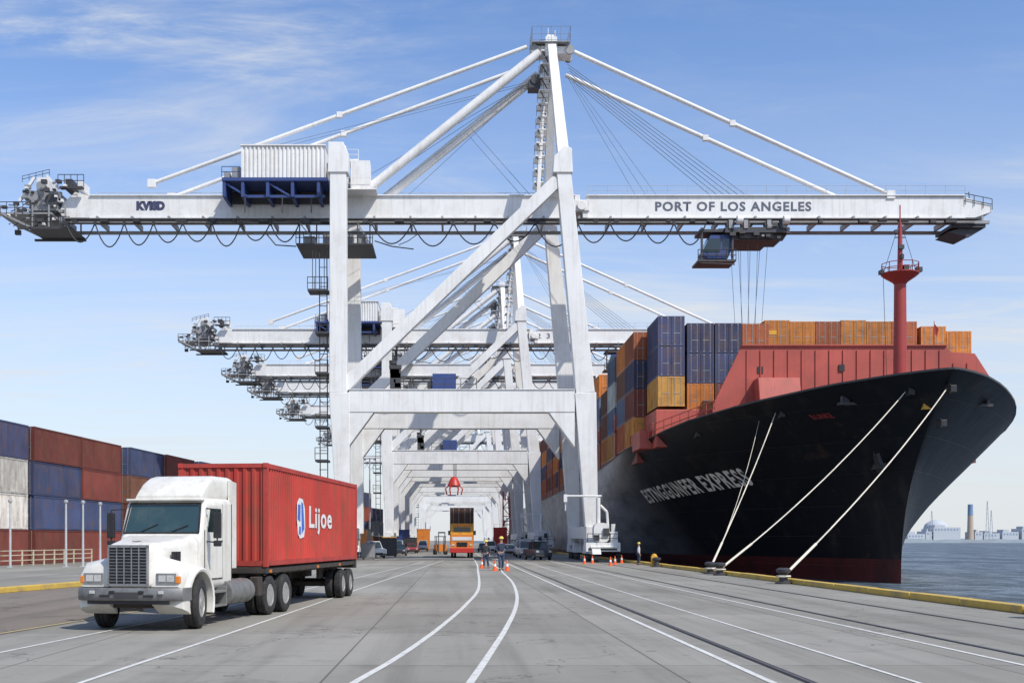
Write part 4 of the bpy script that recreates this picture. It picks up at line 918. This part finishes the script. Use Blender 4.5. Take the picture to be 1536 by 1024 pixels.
m.obj('emblem',['letterwhite'],tcont)
m=MB(); m.add([cl(a,z,-.006) for a,z in((3.3,2.62),(3.36,3.06),(3.64,3.05),(3.62,2.55))],[(0,1,2,3)]); m.add([cl(a,z,-.006) for a,z in((3.8,2.2),(3.76,3.14),(3.96,3.1),(4.12,2.35))],[(0,1,2,3)]); m.add([cl(a,z,-.006) for a,z in((3.45,2.2),(3.5,2.42),(3.68,2.4),(3.68,2.16))],[(0,1,2,3)]); m.obj('emblem_figure',['emblue'],tcont)

# ---------------------------------------------------------------- people
def skin(name,vs,es,rr,mt,parent):
    me=bpy.data.meshes.new(name); me.from_pydata(vs,es,[]); me.materials.append(M[mt]); o=bpy.data.objects.new(name,me); COL.objects.link(o)
    if parent: o.parent=parent
    md=o.modifiers.new('s','SKIN'); md.use_smooth_shade=True
    for i,r in enumerate(rr):
        me.skin_vertices[0].data[i].radius=(r,r) if not isinstance(r,tuple) else r
    me.skin_vertices[0].data[0].use_root=True
    sb=o.modifiers.new('ss','SUBSURF'); sb.levels=1; sb.render_levels=2
    return o
def person(x,y,rz,label,armL,armR,stride=.14,top='navy',vest=True,hat='hat',S=1.0):
    r=empty('person',(x,y,0),rz); r.scale=(S,S,S); tag(r,label,'person')
    V=[(0,0,.95),(0,0,1.15),(0,-.01,1.38),(0,-.01,1.5),(0,0,1.6),(0,-.02,1.7),(0,-.01,1.77)]
    E=[(i,i+1) for i in range(6)]; RR=[(.15,.11),(.14,.1),(.17,.1),(.06,.06),(.07,.08),(.085,.1),(.06,.07)]
    def chain(root,pts,rs):
        p=root
        for q,rr_ in zip(pts,rs): V.append(q); RR.append(rr_); E.append((p,len(V)-1)); p=len(V)-1
        return p
    legs=[]
    for s,f in((-1,stride),(1,-stride)):
        pts=[(s*.1,0,.88),(s*.11,-f*.5-.03,.48),(s*.12,-f+.04,.1),(s*.12,-f-.1,.05)]; chain(0,pts,[.09,.062,.045,.04]); legs.append(pts)
    arms=[]
    for s,arm in((-1,armL),(1,armR)):
        sh=(s*.19,-.01,1.42); pts=[sh,arm[0],arm[1],tuple(Vector(arm[1])+(Vector(arm[1])-Vector(arm[0])).normalized()*.1)]
        h=chain(2,pts,[.06,.045,.032,.028]); arms.append(pts)
        d=(Vector(arm[1])-Vector(arm[0])).normalized()
        for k in range(4): V.append(tuple(Vector(pts[3])+d*(.07+.008*(k in(1,2)))+Vector((0,.025*(k-1.5),-.01)))); RR.append(.009); E.append((h,len(V)-1))
        V.append(tuple(Vector(pts[2])+d*.08+Vector((0,-.05,0)))); RR.append(.01); E.append((h-1,len(V)-1))
    skin('body',V,E,RR,'skin',r)
    tv_=[(0,0,.98),(0,0,1.1),(0,-.01,1.38),(0,-.01,1.47)];te=[(0,1),(1,2),(2,3)];trr=[(.175,.13),(.165,.125),(.195,.125),(.08,.08)]
    for a in arms:
        k=len(tv_); tv_+= [a[0],a[1],a[2]]; te+=[(2,k),(k,k+1),(k+1,k+2)]; trr+=[.075,.06,.045]
    skin('jacket',tv_,te,trr,top,r)
    pv=[(0,0,.97)];pe=[];pr=[(.17,.125)]
    for l in legs:
        k=len(pv); pv+=[l[0],l[1],(l[2][0],l[2][1],.12)]; pe+=[(0,k),(k,k+1),(k+1,k+2)]; pr+=[.11,.08,.065]
    skin('trousers',pv,pe,pr,'jeans',r)
    for l in legs: skin('boot',[(l[2][0],l[2][1]+.02,.11),(l[2][0],l[2][1]+.02,.055),(l[2][0],l[2][1]-.16,.045)],[(0,1),(1,2)],[.055,.055,.045],'boot',r)
    if vest:
        m=MB(); m.loft([[(.19*math.cos(t)*k,.14*math.sin(t)*k-.005,z) for t in [2*math.pi*i/14 for i in range(14)]] for z,k in((1.02,1.02),(1.2,1.0),(1.36,1.14),(1.45,.75))]); m.obj('vest',['vest'],r,60)
    m=MB(); m.lathe([(.15,1.735),(.125,1.745),(.12,1.79),(.09,1.845),(.03,1.865)],(0,-.015,0),'z',16); m.obj('hard_hat' if hat else 'hair',[hat or 'boot'],r,50)
    m=MB(); m.box(-.008,.008,-.115,-.09,1.655,1.69); m.obj('nose',['skin'],r)
    return r
person(3.05,78,rad(15),'worker in dark jacket and trousers standing among orange cones',((-.3,.02,1.16),(-.22,-.18,.98)),((.34,-.03,1.18),(.28,-.22,1.25)),vest=False,S=1.22)
person(2.2,84,rad(-20),'worker in dark clothes standing on the quay',((-.28,.05,1.14),(-.26,-.05,.9)),((.28,.03,1.14),(.27,-.08,.9)),.08,'shirt',False,'hat',S=1.1)
person(15.0,96,rad(90),'worker in white shirt standing near the quay edge',((-.26,.05,1.14),(-.26,-.05,.9)),((.28,.03,1.14),(.27,-.08,.9)),.06,'carwhite',False,'hat')
m=MB(); m.box(-.19,.19,-.19,.19,0,.035,0); m.lathe([(.14,.035),(.095,.3),(.09,.3),(.065,.48),(.06,.48),(.03,.7),(.012,.71)],(0,0,0),'z',16,0); m.lathe([(.0965,.3),(.0675,.47)],(0,0,0),'z',16,1)
cone=m.obj('traffic_cone',['orange','letterwhite'],None,40); cone.location=(2.6,77,0); tag(cone,'orange traffic cone with pale band on the quay','cone','traffic cones')
for x,y in((3.4,77),(1.9,84),(11.8,101),(13.2,97),(14.6,103),(10.9,99),(12.3,93)):
    o=cone.copy(); COL.objects.link(o); o.location=(x,y,0)
m=MB(); m.box(-.22,.22,-.2,.2,.1,.85); m.box(-.26,.26,-.25,.25,0,.1); m.box(-.16,.16,-.21,-.2,.3,.7); m.lathe([(.2,.85),(.17,.95),(.03,1.0)],(0,0,0),'z',12); o=m.obj('power_pedestal',['yellowm'],bevel=.03); o.location=(15.0,88.5,0); tag(o,'small yellow power pedestal at the quay edge','pedestal')

# ---------------------------------------------------------------- cars and yard vehicles
def car(paint,kind='sedan'):
    r=empty('parked_car',(0,0,0)); Lc=4.7 if kind!='pickup' else 5.4; hgt=1.45 if kind=='sedan' else 1.85
    m=MB(); secs=[]
    prof=[(0,.62),(.05,.8),(.9,.92),(1.35,.97),(Lc-1,.97),(Lc-.05,.9),(Lc,.6)] if kind=='sedan' else [(0,.75),(.05,1.02),(1.0,1.12),(1.4,1.14),(Lc-.9,1.14),(Lc-.05,1.1),(Lc,.75)]
    for y,zt in prof: secs.append(rrect(0,(.32+zt)/2,1.76 if 0<y<Lc else 1.6,zt-.32,.1,y,2))
    m.loft(secs); bd=m.obj('body',[paint],r,40)
    zb=prof[3][1]-.04
    if kind=='sedan': pf=[(1.15,zb,1.55),(1.8,hgt,1.3),(3.3,hgt-.02,1.3),(4.15,zb,1.5)]
    elif kind=='pickup': pf=[(1.35,zb,1.6),(1.95,hgt,1.4),(3.3,hgt,1.4),(3.5,zb,1.55)]
    else: pf=[(.9,zb,1.65),(1.5,hgt+.1,1.5),(4.5,hgt+.1,1.5),(4.68,zb,1.6)]
    m=MB(); m.loft([[(-w_/2,y,zb-.02),(w_/2,y,zb-.02),(w_/2-.06,y,max(z,zb)),(-w_/2+.06,y,max(z,zb))] for y,z,w_ in pf]); m.obj('window',['glass'],r,bevel=.03)
    m=MB(); w_=pf[1][2]; m.box(-w_/2+.05,w_/2-.05,pf[1][0]-.05,pf[2][0]+.05,pf[1][1]-.02,pf[1][1]+.05)
    for sx_ in(-1,1):
        for a,b_ in((0,1),(3,2)): m.tube((sx_*(pf[a][2]/2-.03),pf[a][0],pf[a][1]),(sx_*(pf[b_][2]/2-.06),pf[b_][0],pf[b_][1]),.045,n=5)
        m.tube((sx_*(w_/2+.05),2.5,zb),(sx_*(w_/2-.04),2.5,pf[1][1]),.045,n=5)
    m.obj('roof',[paint],r,bevel=.03)
    for sx_ in(-1,1):
        for y in(.85,Lc-.95): wheel(r,sx_*.8,y,.34,.2,False,sx_)
        m=MB(); m.box(sx_*.65-.14,sx_*.65+.14,-.015,.05,.62 if kind=='sedan' else .8,.76 if kind=='sedan' else .98); m.obj('headlight',['lamp'],r)
    m=MB(); m.box(-.45,.45,-.02,.03,.45,.62); m.obj('grille',['black'],r); m=MB(); m.box(-.85,.85,-.08,.1,.36,.5); m.obj('bumper',['black'],r,bevel=.03)
    return r
protos={}
def place(kind,paint,x,y,rz,label,grp='vehicles parked on the quay'):
    k=(kind,paint)
    if k not in protos: protos[k]=car(paint,kind); o=protos[k]
    else: o=copy_tree(protos[k])
    o.location=(x,y,0); o.rotation_euler=(0,0,rz); o.name='parked_van' if kind=='van' else('pickup_truck' if kind=='pickup' else 'parked_car')
    tag(o,label,'van' if kind=='van' else('pickup' if kind=='pickup' else 'car'),grp)
place('pickup','carwhite',8.3,134,rad(4),'white pickup truck parked under the crane portal')
place('pickup','cardark',8.9,118,rad(10),'dark pickup truck parked on the quay')
place('sedan','carsilver',6.9,150,0,'silver car parked under the cranes')
place('sedan','carwhite',7.2,170,rad(-5),'white car parked under the cranes')
place('van','carwhite',8.8,152,0,'white van parked near the waterside crane legs')
place('pickup','carwhite',-8.5,131,rad(20),'white pickup truck parked beside the landside crane leg')
place('sedan','cardark',-7.3,152,0,'dark car parked beside the landside crane leg')
place('van','carsilver',-8.4,168,0,'silver van parked beside the landside crane legs')
place('sedan','carred',-6.6,182,rad(8),'red car parked beside the landside crane legs')
place('pickup','carwhite',5.8,190,0,'white pickup truck parked under the cranes')
place('sedan','cardark',4.9,205,0,'dark car parked under the cranes')
place('van','carwhite',-6.0,215,0,'white van parked in the distance under the cranes')
place('pickup','cardark',-9.3,176,rad(12),'dark pickup truck beside the landside crane legs')
yt=empty('yard_tractor',(.75,132,0)); tag(yt,'orange yard tractor with red bumper hauling a dark container','tractor')
m=MB(); m.box(-1.35,1.35,0,.5,.6,1.15); m.obj('bumper',['redm'],yt,bevel=.06)
m=MB(); m.loft([rrect(0,1.85,2.6,1.6,.15,y,3) for y in(.15,2.2)]); m.obj('body',['orangem'],yt,40)
m=MB(); m.box(-.6,.6,.1,.16,1.3,1.8)
for i in range(4): m.box(-.55,.55,.07,.12,1.35+i*.11,1.4+i*.11)
m.obj('grille',['black'],yt)
m=MB(); m.box(-1.1,1.1,.1,.15,2.0,2.4); m.obj('trim_panel',['carwhite'],yt)
m=MB(); m.loft([rrect(0,3.25,2.6,1.3,.12,y,3) for y in(.6,2.2)]); cb=m.obj('cab',['yellowm'],yt,40)
m=MB(); m.box(-.95,.95,.57,.62,2.95,3.5); m.obj('windshield',['glass'],cb)
m=MB(); m.box(-1.1,1.1,.55,.6,3.6,3.8); m.obj('cab_light_bar',['orangem'],cb)
for sx_ in(-1,1):
    wheel(yt,sx_*1.1,1.0,.52,.3,False,sx_); wheel(yt,sx_*1.1,4.2,.52,.28,True,sx_)
    m=MB(); m.box(sx_*1.0-.15,sx_*1.0+.15,.1,.2,1.4,1.6); m.obj('headlight',['lamp'],yt)
    m=MB(); m.box(sx_*1.45-.12,sx_*1.45+.12,.5,.56,2.6,3.1); m.obj('mirror',['black'],yt)
m=MB(); m.box(-.5,.5,.6,15,.9,1.3); m.box(-1.2,1.2,2.6,15,1.3,1.55); m.obj('chassis_frame',['chassis'],yt)
o=cont(.75,134.8,1.56,0,12.19,'navy','carried by the yard tractor','containers carried on vehicles'); o.scale=(1.12,1,1.45); o.color=(.07,.035,.03,1)
fk=empty('forklift_truck',(-1.9,165,0),rad(10)); tag(fk,'orange forklift truck driving on the quay','forklift')
m=MB(); m.loft([rrect(0,.95,1.5,1.0,.2,y,3) for y in(.3,2.6)]); m.obj('body',['orangem'],fk,40)
m=MB(); 
for sx_ in(-.62,.62):
    for y in(.7,2.1): m.tube((sx_,y,1.4),(sx_,y,2.5),.05,n=6)
m.box(-.72,.72,.55,2.25,2.5,2.6); m.obj('overhead_guard',['dark'],fk)
m=MB(); m.box(-.5,-.4,.0,.15,.2,3.2); m.box(.4,.5,.0,.15,.2,3.2); m.box(-.5,.5,.02,.12,3.0,3.2); m.box(-.4,-.25,-1.1,.02,.2,.27); m.box(.25,.4,-1.1,.02,.2,.27); m.obj('mast',['dark'],fk)
for sx_ in(-1,1):
    for y in(.6,2.2): wheel(fk,sx_*.75,y,.36,.24,False,sx_)
gr=empty('hanging_grab',(-.2,184,0)); tag(gr,'red orange-peel grab hanging on thin wires below the crane','grab')
m=MB(); zc_=11.0; m.lathe([(.2,zc_+1.0),(.5,zc_+.8),(.8,zc_+.2),(1.05,zc_-.4),(.7,zc_-.6),(.2,zc_-.6)],(0,0,0),'z',14); m.obj('housing',['redm'],gr,50)
m=MB()
for i in range(6):
    t=2*math.pi*i/6; m.pipe([(.7*math.cos(t),.7*math.sin(t),zc_-.3),(1.35*math.cos(t),1.35*math.sin(t),zc_-.9),(1.1*math.cos(t),1.1*math.sin(t),zc_-1.9)],.1,6)
m.obj('claw',['redm'],gr)
m=MB(); m.tube((0,0,zc_+.8),(0,0,13.95),.06,n=4); m.tube((.3,0,zc_+.7),(.3,0,13.95),.06,n=4); m.obj('hoist_rope',['dark'],gr)
for x,y,w_,h_,mt,lab in((-9.2,124,1.4,1.6,'grey','grey equipment cabinet beside a crane leg'),(-8.0,140,2.0,2.2,'dark','dark generator housing beside a crane leg'),(-9.0,160,1.8,2.4,'yellowm','yellow equipment housing beside a crane leg'),(10.2,139,1.6,1.8,'grey','grey equipment cabinet beside a crane leg'),(-7.5,195,2.2,2.4,'dark','dark generator housing beside a crane leg'),(9.6,160,1.5,2.1,'white','white equipment cabinet beside a crane leg'),(-10.5,118,1.2,1.3,'redm','red equipment cabinet beside a crane leg'),(-12.6,150,2.5,3.2,'orangem','orange generator housing near the yard'),(-13.5,170,2.5,3.6,'dark','dark generator housing near the yard'),(-9.2,205,2.4,3.8,'blue','blue equipment housing near the crane legs'),(-6.4,235,2.6,4.2,'orangem','orange equipment housing near the crane legs'),(8.6,225,2.6,4.4,'redm','red equipment housing under the cranes')):
    m=MB(); m.box(-w_/2,w_/2,-.6,.6,.15,h_); m.box(-w_/2-.06,w_/2+.06,-.66,.66,h_,h_+.08); m.box(-w_/2+.1,-w_/2+.25,-.5,.5,0,.15); m.box(w_/2-.25,w_/2-.1,-.5,.5,0,.15); m.box(-w_/2+.08,-.03,-.63,-.6,.25,h_-.1); m.box(.03,w_/2-.08,-.63,-.6,.25,h_-.1)
    for i in range(5): m.box(-w_/2+.15,-.1,-.65,-.63,.5+i*.12,.54+i*.12)
    o=m.obj('equipment_cabinet',[mt],None,bevel=.02); o.location=(x,y,0); tag(o,lab,'cabinet','equipment cabinets on the quay')
m=MB(); 
for sx_,sy_ in((-.7,-.7),(.7,-.7),(.7,.7),(-.7,.7)): m.tube((sx_,sy_,0),(sx_,sy_,14),.13,n=5)
for i in range(8):
    z=i*1.75; s_=1 if i%2 else -1
    m.tube((-.7*s_,-.7,z),(.7*s_,-.7,z+1.75),.08,n=4); m.tube((-.7,-.7*s_,z),(-.7,.7*s_,z+1.75),.08,n=4); m.tube((-.7,-.7,z+1.75),(.7,-.7,z+1.75),.08,n=4)
m.box(-1.3,1.3,-1.3,1.3,0,.8); m.box(-1.1,1.1,-1.1,1.1,13.8,14.2)
o=m.obj('lattice_tower',['redm']); o.location=(10.6,243,0); tag(o,'red steel lattice tower standing among the crane legs','tower')
m=MB(); m.tube((0,0,0),(0,0,15),.16,.09,n=8); m.box(-.9,.9,-.08,.08,14.8,14.95); m.box(-1.0,-.6,-.2,.2,14.6,14.8); m.box(.6,1.0,-.2,.2,14.6,14.8); m.box(-.3,.3,-.3,.3,0,.4)
lm=m.obj('light_mast',['pole'],None,40); lm.location=(-13.5,185,0); tag(lm,'slim grey floodlight mast beside the crane row','light mast','floodlight masts')
for x,y in((-12.5,240),(-14.5,150),(-11,310)):
    o=lm.copy(); COL.objects.link(o); o.location=(x,y,0)
dv=Vector((math.sin(ya),math.cos(ya),0))
m=MB(); p0=Vector((-36,66,0)); p1=p0+dv*40
for i in range(21):
    c=p0.lerp(p1,i/20); m.box(c.x-.05,c.x+.05,c.y-.05,c.y+.05,0,1.25)
for z in(.45,.85,1.2): m.beam((p0.x,p0.y,z),(p1.x,p1.y,z),.06,.07)
tag(m.obj('yard_fence',['beige']),'low beige metal rail fence along the container yard','fence')
pm=MB(); pm.tube((0,0,0),(0,0,4.8),.1,.07,n=8); pm.box(-.18,.18,-.18,.18,0,.06); pm.lathe([(.12,4.8),(.16,4.85),(.16,5.0),(.04,5.05)],(0,0,0),'z',10)
pole=pm.obj('yard_pole',['pole'],None,40); pole.location=(-33,87,0); tag(pole,'tall thin grey pole by the yard fence','pole','poles by the yard fence')
for x,y in((-29.2,88),(-28.4,89.5),(-28.3,93.5),(-26.0,95)):
    o=pole.copy(); COL.objects.link(o); o.location=(x,y,0)

# ---------------------------------------------------------------- far shore
m=MB(); rr=random.Random(5); vs=[];nn_=60
for i in range(nn_+1):
    x=560+i*20; z=1.8+1.6*rr.random()+ (1.2 if i%7<3 else 0); vs+=[(x,1500+rr.uniform(-6,6),WL-1),(x,1512,z),(x,2400,z+1)]
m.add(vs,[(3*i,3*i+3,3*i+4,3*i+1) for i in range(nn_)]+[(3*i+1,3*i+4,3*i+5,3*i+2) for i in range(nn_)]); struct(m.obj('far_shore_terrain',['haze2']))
def fx(px,D=1500): return (px-683)*D/1760
def fz(py,D=1500): return (810-py)*D/1760+2
for (a,b_,t,mt) in((1375,1402,800,'haze1'),(1403,1412,796,'haze1'),(1415,1456,790,'haze1'),(1478,1490,797,'haze1'),(1492,1516,799,'haze1'),(1520,1545,797,'haze1'),(1550,1590,792,'haze1'),(1356,1368,797,'haze1')):
    m=MB(); x0,x1=fx(a),fx(b_); m.box(x0,x1,1530,1560,0,fz(t)); m.box(x0+2,x0+(x1-x0)*.45,1532,1550,fz(t),fz(t)+3); 
    k=x0+2
    while k<x1-3: m.box(k,k+1.6,1529.8,1530,fz(t)-4,fz(t)-2,1); k+=4
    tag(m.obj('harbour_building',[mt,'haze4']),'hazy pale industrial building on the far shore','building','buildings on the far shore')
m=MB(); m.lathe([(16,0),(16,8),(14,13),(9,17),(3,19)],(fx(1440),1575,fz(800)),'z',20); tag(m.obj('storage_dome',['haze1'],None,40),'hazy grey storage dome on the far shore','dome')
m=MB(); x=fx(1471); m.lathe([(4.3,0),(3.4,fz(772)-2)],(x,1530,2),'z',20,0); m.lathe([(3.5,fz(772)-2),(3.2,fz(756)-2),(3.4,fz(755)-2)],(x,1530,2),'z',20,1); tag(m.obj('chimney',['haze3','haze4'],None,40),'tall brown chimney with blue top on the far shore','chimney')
for px_,t in((1497,750),(1412,765),(1503,764)):
    m=MB(); x=fx(px_); h=fz(t)
    for s in(-1,1): m.tube((x+s*2.5,1530,0),(x+s*.3,1530,h),.35,n=4)
    for i in range(8): z=h*i/8; z2=h*(i+1)/8; k1=2.5-2.2*i/8; k2=2.5-2.2*(i+1)/8; m.tube((x-k1,1530,z),(x+k2,1530,z2),.22,n=4)
    tag(m.obj('lattice_mast',['haze1']),'thin lattice mast on the far shore','mast','lattice masts on the far shore')
